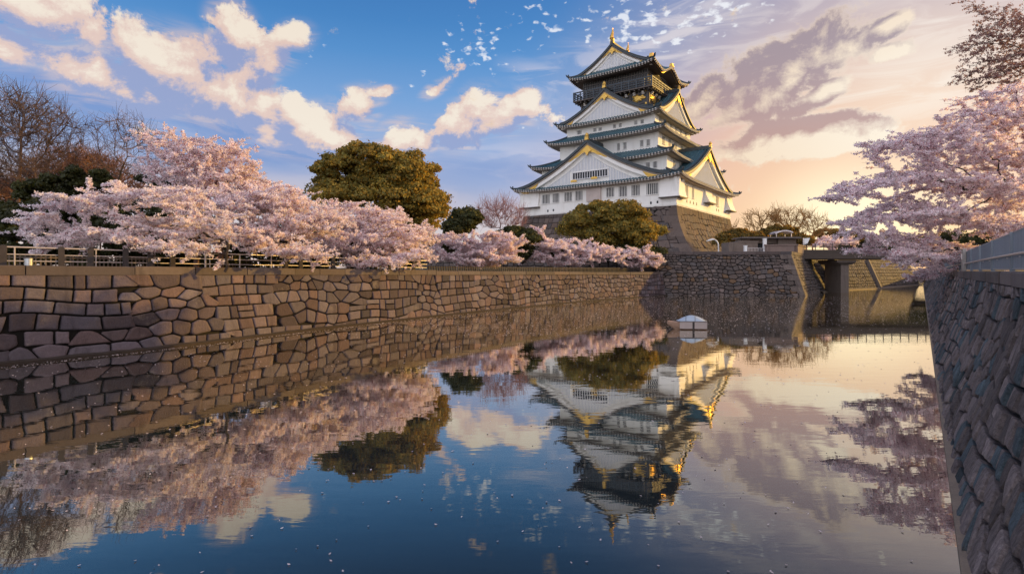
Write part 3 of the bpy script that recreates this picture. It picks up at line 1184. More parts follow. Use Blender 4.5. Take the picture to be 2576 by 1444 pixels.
def roof_tier(ze, ae_, zt, at_, up=.9, aw=None, bump=None, nm='roof', eth=.30, soff='soffit'):
    """one skirt of roof on four sides; returns the roof part"""
    per = .85
    mb = KB()
    aw = aw or at_
    for th in (0, 90, 180, 270):
        ys = []
        y = -ae_
        while y < ae_ - 1e-6:
            ys += [(y, 0), (y + per * .42, 0), (y + per * .58, .15), (y + per * .84, .15)]
            y += per
        ys.append((ae_, 0))
        ys = [q for q in ys if q[0] <= ae_]
        nrow = 7
        cols = []
        for (y, rb_) in ys:
            tm = min(1.0, (ae_ - abs(y)) / (ae_ - at_) + 1e-4)
            cl = []
            for i in range(nrow):
                t = tm * i / (nrow - 1)
                A = ae_ + (at_ - ae_) * t
                s_ = min(1, abs(y) / A)
                z = hip_z(ze, zt, t, s_, up)
                if bump and th == bump[0]:
                    z += bump[1] * math.exp(-(y / bump[2]) ** 2) * (1 - t) ** .8 - bump[1] * .22 * math.exp(-((abs(y) - bump[2] * 1.9) / (bump[2] * .6)) ** 2) * (1 - t)
                cl.append(sp(th, y, A, z + rb_ * (1 - .3 * t)))
            cols.append(cl)
        rows = [[cols[c][i] for c in range(len(cols))] for i in range(nrow)]
        mb.grid(rows)
    rf = mb.build(nm, M['tile'], keep)
    # eave layers
    eb = KB()

    def ez(th, s_, k):
        z = ze + up * abs(s_) ** 5
        if bump and th == bump[0]:
            y = s_ * ae_
            z += bump[1] * math.exp(-(y / bump[2]) ** 2) - bump[1] * .22 * math.exp(-((abs(y) - bump[2] * 1.9) / (bump[2] * .6)) ** 2)
        return z

    ss_ = np.linspace(-1, 1, 61)
    for th in (0, 90, 180, 270):
        gold = bump and th == bump[0]

        def strip(a_in0, d0, a_in1, d1, mi):
            ra = [sp(th, s_ * (ae_ - a_in0), ae_ - a_in0, ez(th, s_, 0) - d0) for s_ in ss_]
            rb_ = [sp(th, s_ * (ae_ - a_in1), ae_ - a_in1, ez(th, s_, 0) - d1) for s_ in ss_]
            eb.grid([ra, rb_], mi)
        strip(0, -.02, 0, eth, 0)
        strip(0, eth, .22, eth, 0)
        strip(.22, eth, .22, eth + .22, 3 if gold else 1)
        strip(.22, eth + .22, .75, eth + .22, 1)
        strip(.75, eth + .22, .75, eth + .42, 3 if gold else 1)
        # soffit to the wall
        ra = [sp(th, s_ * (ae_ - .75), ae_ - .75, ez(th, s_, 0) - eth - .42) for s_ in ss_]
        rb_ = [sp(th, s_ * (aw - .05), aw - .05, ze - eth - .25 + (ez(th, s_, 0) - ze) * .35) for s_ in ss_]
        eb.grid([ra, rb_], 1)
        # tile ends and rafter ends
        y = -ae_ + .6
        while y < ae_ - .4:
            s_ = y / ae_
            o, l = side(th)
            rz = math.atan2(o[1], o[0])
            c = sp(th, y, ae_ + .03, ez(th, s_, 0) - .10)
            eb.box(c, (.16, .36, .26), rz, 2)
            c = sp(th, y, ae_ - .12, ez(th, s_, 0) - eth - .17)
            eb.box(c, (.34, .30, .22), rz, 2)
            y += .85
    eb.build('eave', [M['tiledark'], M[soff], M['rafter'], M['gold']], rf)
    # hip ridges
    for (sx, sy) in ((1, 1), (1, -1), (-1, 1), (-1, -1)):
        hb = KB()
        pts = []
        for t in np.linspace(0, 1, 9):
            A = ae_ + (at_ - ae_) * t
            pts.append(np.array([sx * A, sy * A, hip_z(ze, zt, t, 1, up) + .16]))
        d = pts[0] - pts[1]
        d /= np.linalg.norm(d)
        tip = pts[0] + d * .5 + np.array([0, 0, .28])
        tip2 = tip + d * .25 + np.array([0, 0, .42])
        hb.tube([tip2, tip] + pts, [.10, .20] + [.30] * len(pts), 7)
        hb.box(tuple(pts[0] + np.array([0, 0, .38])), (.5, .5, .7), math.atan2(sy, sx), 0, None, .6)
        hb.build('hip_ridge', M['tiledark'], rf)
    return rf


def gable_prof(k):
    """0 at the apex, 1 at the foot: concave verge line, height share"""
    return (1 - k) * .62 + .38 * (1 - k) ** 2.3


def gable(th, z0, zapex, w, front, backd, lat0=0.0, window=False, lattice=True, fin=1.0, depth=1.1, ridge_both=False, foot_up=.5):
    """dormer gable: tiled slopes, verge, gilded barge board, lattice wall, ridge and finial"""
    H = zapex - z0
    ks = np.linspace(0, 1, 13)

    def vz(k):
        return z0 + H * gable_prof(k) + foot_up * max(0, k - .8) ** 2 / .04
    per = .85
    rb = KB()
    xs = []
    x = front
    end = -backd if ridge_both else backd
    while x > end:
        xs += [(x, 0), (x - per * .42, 0), (x - per * .58, .15), (x - per * .84, .15)]
        x -= per
    xs = [q for q in xs if q[0] >= end] + [(end, 0)]
    for sg in (-1, 1):
        rows = []
        for (x, rbm) in xs:
            rows.append([sp(th, lat0 + sg * w * k, x, vz(k) + rbm) for k in ks])
        rb.grid(rows)
        # verge thickness
        for dz0, dz1, o0, o1 in ((.10, -.42, .06, .06), (-.42, -.42, .06, -.35)):
            rb.grid([[sp(th, lat0 + sg * w * k, front + o0, vz(k) + dz0) for k in ks], [sp(th, lat0 + sg * w * k, front + o1, vz(k) + dz1) for k in ks]], 1)
        # underside
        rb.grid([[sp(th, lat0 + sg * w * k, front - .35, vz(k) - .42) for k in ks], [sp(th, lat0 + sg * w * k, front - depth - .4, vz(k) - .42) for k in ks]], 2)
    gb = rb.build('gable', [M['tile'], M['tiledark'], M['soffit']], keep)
    # verge roll tiles
    for sg in (-1, 1):
        vb = KB()
        vb.tube([sp(th, lat0 + sg * w * k, front - .25, vz(k) + .22) for k in ks], .24, 6)
        vb.tube([sp(th, lat0 + sg * w * k, front - 1.15, vz(k) + .20) for k in ks], .18, 6)
        vb.build('verge', M['tiledark'], gb)
    # barge boards: pale band with gilding at apex and feet
    bw = min(1.5, H * .15)
    for sg in (-1, 1):
        bb = KB()
        kk = np.linspace(0, 1, 19)
        for (d0, d1, o, mi) in ((.42, .42 + bw * .30, -.32, 1), (.42 + bw * .30, .42 + bw, -.45, 0)):
            a_ = [sp(th, lat0 + sg * w * k * .985, front + o, vz(k) - d0) for k in kk]
            b_ = [sp(th, lat0 + sg * w * k * .985, front + o, vz(k) - d1 * (1.0 if k > .04 else 1.15)) for k in kk]
            bb.grid([a_, b_], mi)
        a_ = [sp(th, lat0 + sg * w * k * .985, front - .45, vz(k) - .42 - bw) for k in kk]
        b_ = [sp(th, lat0 + sg * w * k * .985, front - depth, vz(k) - .42 - bw) for k in kk]
        bb.grid([a_, b_], 0)
        bb.build('barge_board', [M['plaster'], M['soffit']], gb)
        # gilt plates: apex wings and foot scrolls, with a lobed lower edge
        for (k0, k1, hh) in ((0.0, .26, 1.0), (.70, .99, .9)):
            gd = KB()
            kk2 = np.linspace(k0, k1, 17)
            top = [sp(th, lat0 + sg * w * k * .985, front - .40, vz(k) - .42 - bw * .22) for k in kk2]
            bot = []
            for i, k in enumerate(kk2):
                u = i / 16
                e = (1 - u) ** .8 if k0 == 0 else math.sin(math.pi * min(1, u * 1.05)) ** .7
                bot.append(sp(th, lat0 + sg * w * k * .985, front - .38, vz(k) - .42 - bw * (.3 + hh * .9 * e + .12 * abs(math.sin(u * 9)))))
            gd.grid([top, bot])
            fr_ = [sp(th, lat0 + sg * w * k * .985, front - .28, vz(k) - .42 - bw * .45) for k in kk2]
            gd.grid([fr_, [((p[0] + q[0]) / 2, (p[1] + q[1]) / 2, (p[2] + q[2]) / 2) for p, q in zip(fr_, bot)]])
            gd.build('gilding', M['gold'], gb)
    gd = KB()
    # pendant at the apex
    zc = vz(0) - .42 - bw * 1.2
    pp = [(0, bw * .7), (.5 * bw, .2 * bw), (.9 * bw, -.25 * bw), (.35 * bw, -.55 * bw), (0, -1.15 * bw), (-.35 * bw, -.55 * bw), (-.9 * bw, -.25 * bw), (-.5 * bw, .2 * bw)]
    fr_ = [sp(th, lat0 + a, front - .18, zc + b_) for a, b_ in pp]
    bk_ = [sp(th, lat0 + a, front - .42, zc + b_) for a, b_ in pp]
    gd.face(fr_)
    gd.grid([fr_, bk_], closed=True)
    gd.build('pendant', M['gold'], gb)
    # gable wall
    wb = KB()
    fx = front - depth
    kk = np.linspace(-1, 1, 33)
    top = [sp(th, lat0 + w * k, fx, vz(abs(k)) - .4) for k in kk]
    bot = [sp(th, lat0 + w * k, fx, z0 - .4) for k in kk]
    wb.grid([bot, top], 0)
    o, l = side(th)
    rz = math.atan2(o[1], o[0])
    if lattice:
        # raised vertical laths within an inner pointed field
        wi = w * .66
        y = -wi
        while y < wi:
            k = abs(y) / w
            zt = vz(k) - .42 - bw - H * .10
            if zt > z0 + .6:
                if not (window and abs(y) < w * .26 and True):
                    wb.box(sp(th, lat0 + y, fx + .06, (z0 + .3 + zt) / 2), (.12, .14, zt - z0 - .3), rz, 1)
                else:
                    zb_ = z0 + H * .33
                    if zt > zb_:
                        wb.box(sp(th, lat0 + y, fx + .06, (zb_ + zt) / 2), (.12, .14, zt - zb_), rz, 1)
            y += .46
        for sg in (-1, 1):
            kk2 = np.linspace(0, .70, 10)
            wb.grid([[sp(th, lat0 + sg * w * k, fx + .14, vz(k) - .42 - bw - H * .08) for k in kk2], [sp(th, lat0 + sg * w * k, fx + .14, vz(k) - .42 - bw - H * .12) for k in kk2]], 0)
    wb.build('gable_wall', [M['plaster'], M['lattice']], gb)
    if window:
        wn = KB()
        ww, wh, zc = w * .23, H * .15, z0 + H * .215
        wn.box(sp(th, lat0 + .4, fx + .02, zc), (.2, 2 * ww, wh), rz, 0)
        for i in range(15):
            wn.box(sp(th, lat0 + .4 - ww + 2 * ww * i / 14, fx + .17, zc), (.14, .16, wh), rz, 1)
        wn.box(sp(th, lat0 + .4, fx + .2, zc + wh / 2 + .1), (.25, 2 * ww + .5, .2), rz, 1)
        wn.box(sp(th, lat0 + .4, fx + .2, zc - wh / 2 - .1), (.25, 2 * ww + .5, .2), rz, 1)
        wn.build('window', [M['window'], M['bars']], gb)
    # ridge
    rg = KB()
    a_ = np.array(sp(th, lat0, front + .1, zapex + .25))
    b_ = np.array(sp(th, lat0, end, zapex + .25))
    o2 = np.array(sp(th, 1, 0, 0))
    for (hw, z_lo, z_hi) in ((.38, -.35, .25), (.26, .25, .62)):
        q = [a_ - o2 * hw + (0, 0, z_lo), a_ + o2 * hw + (0, 0, z_lo), a_ + o2 * hw + (0, 0, z_hi), a_ - o2 * hw + (0, 0, z_hi)]
        q2 = [p + (b_ - a_) for p in q]
        rg.grid([q, q2], closed=True)
        rg.face(q[::-1])
        rg.face(q2)
    rg.build('ridge', M['tiledark'], gb)
    return gb


def finial(th, lat, out, z, s_, name='finial', dolphin=False):
    """gilded ridge ornament: a fish with raised tail on a block, or a plain crest block"""
    fb = KB()
    o, l = side(th)
    rz = math.atan2(o[1], o[0])
    c = np.array(sp(th, lat, out, z))
    fb.box(tuple(c + (0, 0, .35 * s_)), (.7 * s_, .95 * s_, .9 * s_), rz, 0, None, .75)
    fb.lathe(tuple(c + (0, 0, .7 * s_)), [(.42 * s_, 0), (.5 * s_, .25 * s_), (.36 * s_, .6 * s_), (.24 * s_, .8 * s_), (0, .95 * s_)], 10)
    if dolphin:
        o3 = np.array([o[0], o[1], 0.0])
        pts, rr = [], []
        for t in np.linspace(0, 1, 12):
            pts.append(c + o3 * (.35 * s_ * math.cos(t * 3.6) * (1 - .3 * t)) + np.array([0, 0, (.9 + 2.4 * t) * s_]))
            rr.append((.42 * (1 - t) ** .7 + .07) * s_)
        fb.tube(pts, rr, 8)
        for t, wd in ((.35, .35), (.6, .3), (.95, .5)):
            i = int(t * 11)
            p = pts[i]
            l3 = np.array([l[0], l[1], 0.0])
            for sg in (-1, 1):
                fb.face([p + o3 * .06, p - o3 * .06 + (0, 0, .12 * s_), p + l3 * sg * wd * s_ + (0, 0, .55 * s_)])
                fb.face([p, p + (0, 0, .25 * s_), p - o3 * sg * wd * s_ * .8 + (0, 0, .65 * s_)])
    return fb.build(name, M['gold'], keep, smooth=False)


# --- storeys and roofs
storey('wall', A1, 19.9, 27.2, M['plaster'])
roof_tier(26.9, 25.4, 30.0, 18.9, up=.95, aw=A1)
storey('wall', 19.2, 29.4, 34.2, M['plaster'])
roof_tier(33.6, 21.7, 36.9, 15.0, up=.85, aw=19.2)
storey('wall', 15.3, 36.3, 41.6, M['plaster'])
roof_tier(41.0, 18.3, 43.8, 13.5, up=.8, aw=15.3)
storey('wall', 13.8, 43.2, 47.0, M['plaster'])
roof_tier(46.3, 16.2, 50.2, 10.3, up=.9, aw=13.8)
storey('wall', 10.6, 49.6, 55.0, M['black'])
storey('wall', 10.1, 54.6, 61.2, M['black'])
roof_tier(60.6, 13.5, 63.2, 10.2, up=1.0, aw=10.1, bump=(RIGHTF, 2.1, 3.6), eth=.34, soff='timber')
# --- gables
gable(LEFTF, 27.5, 38.9, 23.2, 24.4, 12, lat0=-1.2, window=True, depth=1.3)
gable(RIGHTF, 27.5, 37.8, 21.5, 24.4, 12, depth=1.3)
gable(LEFTF, 47.1, 55.2, 14.7, 15.5, 8, lat0=-.6)
gable(RIGHTF, 47.1, 55.4, 14.2, 15.5, 8)
gable(LEFTF, 61.6, 69.0, 12.2, 12.0, 12.0, ridge_both=True, depth=1.0, foot_up=.35)
finial(LEFTF, -1.2, 24.2, 39.3, 1.15)
finial(RIGHTF, 0, 24.2, 38.2, .9)
finial(LEFTF, -.6, 15.3, 55.6, 1.1)
finial(RIGHTF, 0, 15.3, 55.8, .8)
finial(LEFTF, 0, 11.5, 69.3, 1.25, dolphin=True)
finial(LEFTF, 0, 1.2, 69.3, 1.0, dolphin=True)
# gilded crest on the curved eave
kb = KB()
kb.box(sp(RIGHTF, 0, 13.2, 63.3), (1.0, 1.6, 1.0), rad(-90), 0, None, .7)
kb.build('eave_crest', M['gold'], keep)
kb = KB()
kb.box(sp(LEFTF, 12.2, 12.2, 62.7), (1.2, 1.2, 1.0), 0, 0, None, .7)
kb.build('eave_crest', M['gold'], keep)


def window(px0, px1, py0, py1, th, a, nb, dark_bars=False):
    l0, z0 = on_face(px0, (py0 + py1) / 2, th, a)
    l1, z1 = on_face(px1, (py0 + py1) / 2, th, a)
    _, zt = on_face((px0 + px1) / 2, py0, th, a)
    _, zb = on_face((px0 + px1) / 2, py1, th, a)
    lattice_window((l0 + l1) / 2, (zt + zb) / 2, abs(l1 - l0), zt - zb, th, a, nb)


def lattice_window(lc, zc, w_, h_, th, a, nb):
    o, l = side(th)
    rz = math.atan2(o[1], o[0])
    wb = KB()
    wb.box(sp(th, lc, a - .03, zc), (.10, w_, h_), rz)
    wn = wb.build('window', M['window'], keep)
    bb = KB()
    for i in range(nb):
        bb.box(sp(th, lc - w_ / 2 + w_ * (i + .5) / nb, a + .06, zc), (.06, w_ / nb * .30, h_), rz)
    bb.box(sp(th, lc, a + .16, zc + h_ / 2 + .06), (.22, w_ + .2, .12), rz)
    bb.box(sp(th, lc, a + .16, zc - h_ / 2 - .07), (.26, w_ + .3, .14), rz)
    bb.build('bars', M['plaster'], wn)


def z2(x, y):
    return 1273.8 + .24037 * x, 336.2 + .24037 * y


def z1(x, y):
    return 1273.8 + .24037 * x, 53.08 + .24037 * y


# first storey, left face
for (xa, xb, ya, yb) in ((375, 452, 642, 735), (485, 552, 630, 722), (607, 686, 615, 710), (722, 796, 600, 700), (1045, 1127, 568, 665), (1178, 1262, 553, 660), (1310, 1396, 540, 650), (1468, 1588, 522, 637)):
    window(z2(xa, 0)[0], z2(xb, 0)[0], z2(0, ya)[1], z2(0, yb)[1], LEFTF, A1, 5 if xb - xa < 100 else 6)
# first storey, right face
for (xa, xb, ya, yb) in ((1875, 1905, 545, 660), (1945, 1965, 560, 680), (2145, 2165, 650, 745), (2195, 2222, 665, 760)):
    window(z2(xa, 0)[0], z2(xb, 0)[0], z2(0, ya)[1], z2(0, yb)[1], RIGHTF, A1, 4)
# upper storeys, left face (pairs)
for (xa, xb, ya, yb, a, zf) in ((1160, 1188, 105, 178, 15.3, z2), (1225, 1256, 95, 166, 15.3, z2), (1400, 1432, 72, 140, 15.3, z2), (1468, 1504, 64, 130, 15.3, z2),
                                (1462, 1502, 305, 362, 19.2, z2), (1535, 1577, 296, 362, 19.2, z2),
                                (910, 942, 1125, 1190, 13.8, z1), (965, 998, 1118, 1180, 13.8, z1), (1117, 1146, 1085, 1150, 13.8, z1), (1178, 1207, 1075, 1140, 13.8, z1), (1338, 1370, 1045, 1110, 13.8, z1), (1405, 1438, 1035, 1098, 13.8, z1), (740, 784, 1150, 1215, 13.8, z1)):
    window(zf(xa, 0)[0], zf(xb, 0)[0], zf(0, ya)[1], zf(0, yb)[1], LEFTF, a, 3)
for a, zc, h_, lats in ((19.2, 31.9, 1.9, (-14, -9.5, -5, 5, 9.5, 14)), (15.3, 39.1, 2.0, (-11.5, -7, -2.5, 2.5, 7, 11.5)), (13.8, 45.2, 1.5, (-10, -6, -2, 2, 6, 10))):
    for lt in lats:
        lattice_window(lt, zc, 1.7, h_, RIGHTF, a, 3)

# stone-drop bays: flared boxes standing out of the first storey
def bay(th, l0, l1, z_top, z_bot, outt, outb, name='bay'):
    bb = KB()
    o, l = side(th)
    rows = []
    for (z, ot) in ((z_top, outt), ((z_top + z_bot) / 2, outt + (outb - outt) * .3), (z_bot, outb)):
        rows.append([sp(th, l0, A1 - .3, z), sp(th, l0, A1 + ot, z), sp(th, l1, A1 + ot, z), sp(th, l1, A1 - .3, z)])
    bb.grid(rows)
    bb.face([sp(th, l0, A1 - .3, z_bot), sp(th, l0, A1 + outb, z_bot), sp(th, l1, A1 + outb, z_bot), sp(th, l1, A1 - .3, z_bot)])
    bo = bb.build(name, M['plaster'], keep)
    tb = KB()
    for (la, lb, oa, ob) in ((l0 - .1, l1 + .1, outb - .1, outb + .12),):
        q = [sp(th, la, A1 + ob, z_bot - .2), sp(th, lb, A1 + ob, z_bot - .2), sp(th, lb, A1 + ob, z_bot + .06), sp(th, la, A1 + ob, z_bot + .06)]
        q2 = [sp(th, la, A1 - .2, z_bot - .2), sp(th, lb, A1 - .2, z_bot - .2), sp(th, lb, A1 - .2, z_bot + .06), sp(th, la, A1 - .2, z_bot + .06)]
        tb.grid([q, q2], closed=True)
        tb.face(q)
    tb.build('sill', M['timber'], bo)
    return bo


la, za = on_face(*z2(1600, 670), LEFTF, A1 + 1)
bay(LEFTF, la, A1 + .9, 26.8, za, .35, 1.15)
bay(RIGHTF, -A1 - .9, -A1 + 4.2, 26.8, za, .34, 1.14)
lb, zb_ = on_face(*z2(330, 775), LEFTF, A1 + 1)
bay(LEFTF, -A1 - .7, lb, 26.8, zb_ + .2, .35, 1.15)
bay(RIGHTF, -2.5, 3.2, 26.8, 22.6, .25, 1.7)
bay(RIGHTF, A1 - 5.2, A1 + .7, 26.8, 22.2, .25, 1.6)
# small gilt plaques on the tiles below the great gable
for (x, y, w_) in ((705, 500, 1.9), (918, 466, 1.9)):
    lt, z = on_face(*z2(x, y), LEFTF, 24.3)
    gk = KB()
    gk.box(sp(LEFTF, lt, 24.3, z), (.3, w_, .55), math.pi, 0, None, .9)
    gk.box(sp(LEFTF, lt, 24.42, z + .1), (.2, w_ * .6, .5), math.pi, 0, None, .8)
    gk.build('gilt_plaque', M['gold'], keep)
# plain recessed panel between the windows of the first storey
pl0, pz0 = on_face(*z2(848, 590), LEFTF, A1)
pl1, pz1 = on_face(*z2(995, 690), LEFTF, A1)
pb = KB()
pb.box(sp(LEFTF, (pl0 + pl1) / 2, A1 + .3, (pz0 + pz1) / 2), (.7, pl1 - pl0, pz0 - pz1 + .6), math.pi)
pb.build('panel', mat('weathered_plaster', (.50, .42, .38), .8, var=[(.6, .2), (5, .12)]), keep)
# loopholes
for (x, y) in ((435, 810), (493, 803), (1337, 738), (1513, 726), (1582, 718)):
    lt, z = on_face(*z2(x, y), LEFTF, A1)
    lb_ = KB()
    lb_.box(sp(LEFTF, lt, A1, z), (.14, .42, .62), math.pi)
    lb_.build('loophole', M['window'], keep)
for lt in (-16, -13.5, -11, -8.6, 9, 11, 16.5, 17.6):
    lb_ = KB()
    lb_.box(sp(RIGHTF, lt, A1, 21.6), (.14, .40, .7), rad(-90))
    lb_.build('loophole', M['window'], keep)
# pilaster strips on the right faces (shadowed panels)
# string mouldings just under each eave
for a, z in ((A1, 20.3), (19.2, 29.9), (15.3, 36.8), (13.8, 43.8)):
    for th in (LEFTF, RIGHTF):
        o, l = side(th)
        mb = KB()
        mb.box(sp(th, 0, a + .06, z), (.14, 2 * a + .2, .35), math.atan2(o[1], o[0]))
        mb.build('moulding', M['plaster'], keep)

# --- black top storeys: gilded panels, balcony, posts
for th in (LEFTF, RIGHTF):
    o, l = side(th)
    rz = math.atan2(o[1], o[0])
    for lc, ww in ((-7.6, 3.6), (-2.6, 3.4), (2.6, 3.4), (7.6, 3.6)):
        # crouching-beast reliefs read as lobed gold patches
        gp = KB()
        pts = []
        for k in range(26):
            a = 2 * math.pi * k / 26
            rr = 1 + .20 * math.sin(3 * a + lc) + .13 * math.sin(7 * a + 2 * lc) + .08 * math.sin(11 * a)
            pts.append((ww * .5 * rr * math.cos(a), 1.0 * rr * math.sin(a)))
        fr_ = [sp(th, lc + a, 10.6 + .22, 52.1 + b_) for a, b_ in pts]
        md = [sp(th, lc + a * .6, 10.6 + .42, 52.1 + b_ * .6) for a, b_ in pts]
        bk_ = [sp(th, lc + a, 10.6 + .02, 52.1 + b_) for a, b_ in pts]
        gp.grid([bk_, fr_, md], closed=True)
        gp.face(md)
        gp.build('gilding', M['gold'], keep)
    gp = KB()
    for lc in np.linspace(-9.9, 9.9, 5):
        gp.box(sp(th, lc, 10.72, 50.4), (.2, .5, .5), rz)
        gp.box(sp(th, lc, 10.72, 53.9), (.2, .5, .4), rz)
    gp.build('gilt_fittings', M['gold'], keep)
pb = KB()
for th in (LEFTF, RIGHTF, 0, 90):
    o, l = side(th)
    rz = math.atan2(o[1], o[0])
    for lc in np.linspace(-10.4, 10.4, 9):
        pb.box(sp(th, lc, 10.68, 52.2), (.34, .42, 5.4), rz)
    for i in range(17):
        pb.box(sp(th, -11.4 + 22.8 * i / 16, 11.35, 54.0), (1.9, .34, .42), rz)
    for z in (50.7, 53.4):
        pb.box(sp(th, 0, 10.66, z), (.3, 21.4, .34), rz)
pb.build('frame', M['timber'], keep)
# the pale bracket ends seen under the balcony
for th in (LEFTF, RIGHTF):
    o, l = side(th)
    rz = math.atan2(o[1], o[0])
    for lc in (-9.2, -6.6, -4.2, 4.2, 6.6, 9.2):
        cb = KB()
        cb.box(sp(th, lc, 11.2, 53.55), (.5, .55, .45), rz)
        cb.box(sp(th, lc, 11.0, 53.15), (.4, .8, .3), rz)
        cb.build('bracket', M['rafter'], keep)
bal = KB()
for th in (LEFTF, RIGHTF, 0, 90):
    o, l = side(th)
    rz = math.atan2(o[1], o[0])
    bal.box(sp(th, 0, 11.4, 54.4), (2.3, 24.9 if th in (0, 180) else 20.3, .36), rz, 0)
balo = bal.build('balcony', M['timber'], keep)
bal = KB()
for th in (LEFTF, RIGHTF, 0, 90):
    o, l = side(th)
    rz = math.atan2(o[1], o[0])
    for z, hgt in ((54.95, .2), (55.6, .22), (56.25, .22), (56.95, .34)):
        bal.box(sp(th, 0, 12.35, z), (.2, 24.9, hgt), rz, 0)
    for lc in np.linspace(-12.3, 12.3, 12):
        bal.box(sp(th, lc, 12.35, 55.8), (.3, .3, 2.7), rz, 0)
bal.build('railing', mat('blue_grey_timber', (.040, .052, .066), .55, var=[(2, .3)], bump=(6, .3, .03)), balo)
# posts and panes of the top room
tr_ = KB()
for th in (LEFTF, RIGHTF, 0, 90):
    o, l = side(th)
    rz = math.atan2(o[1], o[0])
    for lc in np.linspace(-10.2, 10.2, 27):
        tr_.box(sp(th, lc, 10.18, 57.9), (.18, .16, 6.2), rz, 0)
    for z in (57.4, 59.0, 60.2):
        tr_.box(sp(th, 0, 10.2, z), (.2, 20.6, .2), rz, 0)
tr_.build('room_frame', mat('silvered_timber', (.10, .088, .08), .6, var=[(2, .25)]), keep)
# ================================================================== bridge and what stands on the terrace
br = empty('bridge', (52, 99, 6.85))
tag(br, 'flat dark girder bridge crossing the far end of the moat', 'bridge')


class OB(MB):
    def __init__(s, org):
        MB.__init__(s)
        s.org = org

    def build(s, name, mats, parent=None, smooth=False, merge=False):
        s.v = [(p[0] - s.org[0], p[1] - s.org[1], p[2] - s.org[2]) for p in s.v]
        return MB.build(s, name, mats, parent, smooth, merge)


bo = (52, 99, 6.85)
b_ = OB(bo)
b_.box((79, 99, 7.35), (56, 7.2, .5))
b_.build('deck', M['girder'], br)
for y in (95.6, 98, 100.4, 102.4):
    b_ = OB(bo)
    b_.box((79, y, 6.55), (56, .4, 1.05))
    b_.box((79, y, 6.06), (56, .8, .12))
    b_.build('girder', M['girder'], br)
for x, y in ((59.2, 99.0),):
    b_ = OB(bo)
    b_.box((x, y, 2.6), (1.4, 5.0, 5.6))
    b_.box((x, y, 5.62), (3.4, 6.0, .42))
    b_.box((x, y, 5.2), (2.3, 5.4, .42), 0, 0, None, 1.25)
    b_.build('pier', M['darkconcrete'], br)
b_ = OB(bo)
b_.box((62.3, 105.2, 3.0), (3.6, 1.2, 6.4), math.atan2(7, 6.4))  # dark box added for the shade of the opening behind the pier
b_.build('opening_shade', M['girder'], br)
for i in range(38):
    b_ = OB(bo)
    b_.box((52 + i * 1.5, 95.7, 8.15), (.10, .10, 1.1), 0)
    b_.build('post', M['postdark'], br)
for z in (8.1, 8.4, 8.7):
    b_ = OB(bo)
    b_.box((79, 95.7, z), (56, .07, .07))
    b_.build('rail', M['postdark'], br)

# low stone building, gate pillar, signs, lamp and canopy beyond the bastion
b_ = MB()
b_.box((40.2, 96, 7.85), (5.0, 3.4, 2.0))
b_.box((41.0, 96, 8.95), (3.6, 3.6, .22))
b_.box((38.6, 94.25, 7.8), (.12, .1, 1.9))
b_.box((40.6, 94.25, 7.8), (.10, .1, 1.9))
tag(b_.build('stone_hut', M['darkconcrete']), 'low square brown hut standing behind the bastion coping', 'hut')
gh = empty('gatehouse', (47, 104, 6.85))
tag(gh, 'low brown gatehouse with a dark opening behind the white gate pillar', 'building')
b_ = OB((47, 104, 6.85))
b_.box((44.2, 104, 8.4), (1.6, 3, 3.0))
b_.box((52.0, 104, 8.4), (3.4, 3, 3.0))
b_.box((48.0, 104.3, 9.5), (6.2, 2.4, .8))
b_.build('wall', M['darkconcrete'], gh)
b_ = OB((47, 104, 6.85))
b_.box((48.5, 103.6, 10.1), (11.5, 4.6, .3), 0, 0, None, .94)
b_.build('roof', M['timber'], gh)
b_ = OB((47, 104, 6.85))
b_.box((47.7, 104.6, 8.2), (5.4, .3, 2.7))
b_.build('door', M['window'], gh)
for (nm, px0, px1, py0, d, lab) in (('gate_pillar', 1920, 1927.5, 601, 91, 'tall narrow white gate pillar on the bastion'), ('sign_post', 1872, 1878.5, 619, 91, 'short white marker post behind the bastion coping')):
    x0, x1 = P(px0, 0, d)[0], P(px1, 0, d)[0]
    zt = P(0, py0, d)[2]
    b_ = MB()
    b_.box(((x0 + x1) / 2, d, (zt + 6.85) / 2), (x1 - x0, .4, zt - 6.85))
    b_.box(((x0 + x1) / 2, d, zt + .04), (x1 - x0 + .1, .5, .08))
    b_.box(((x0 + x1) / 2, d - .21, 6.85 + (zt - 6.85) * .55), ((x1 - x0) * .5, .03, (zt - 6.85) * .35))
    tag(b_.build(nm, M['white']), lab, 'pillar' if 'gate' in nm else 'marker post')
# thin gate fence between the post and the pillar
b_ = MB()
x0, x1 = P(1879, 0, 91)[0], P(1919.5, 0, 91)[0]
for i in range(12):
    b_.box((x0 + (x1 - x0) * i / 11, 91, 7.3), (.05, .05, .95))
for z in (6.95, 7.75):
    b_.box(((x0 + x1) / 2, 91, z), (x1 - x0, .05, .06))
tag(b_.build('railing', M['steel']), 'thin grey railing between the white marker post and gate pillar', 'railing')
# leaning banner
bn = empty('banner', (P(2028, 0, 100)[0], 100, 6.85))
tag(bn, 'white leaning banner above the parapet at the bridge end', 'banner')
b_ = OB(tuple(bn.location))
c0 = P(2028, 606, 100)
b_.tube([(c0[0] - .55, 100, 6.85), (c0[0] - .55, 100, 10.0)], .05, 6)
b_.build('pole', M['steel'], bn)
b_ = OB(tuple(bn.location))
rows = []
for v_ in np.linspace(0, 1, 5):
    rows.append([(c0[0] - .5 + u * (1.15 - .5 * v_), 100 + .12 * math.sin(u * 5), 9.85 - 1.15 * v_ + .1 * u) for u in np.linspace(0, 1, 7)])
b_.grid(rows)
b_.grid([[(p[0], p[1] + .03, p[2]) for p in r_] for r_ in rows])
b_.build('cloth', M['white'], bn)
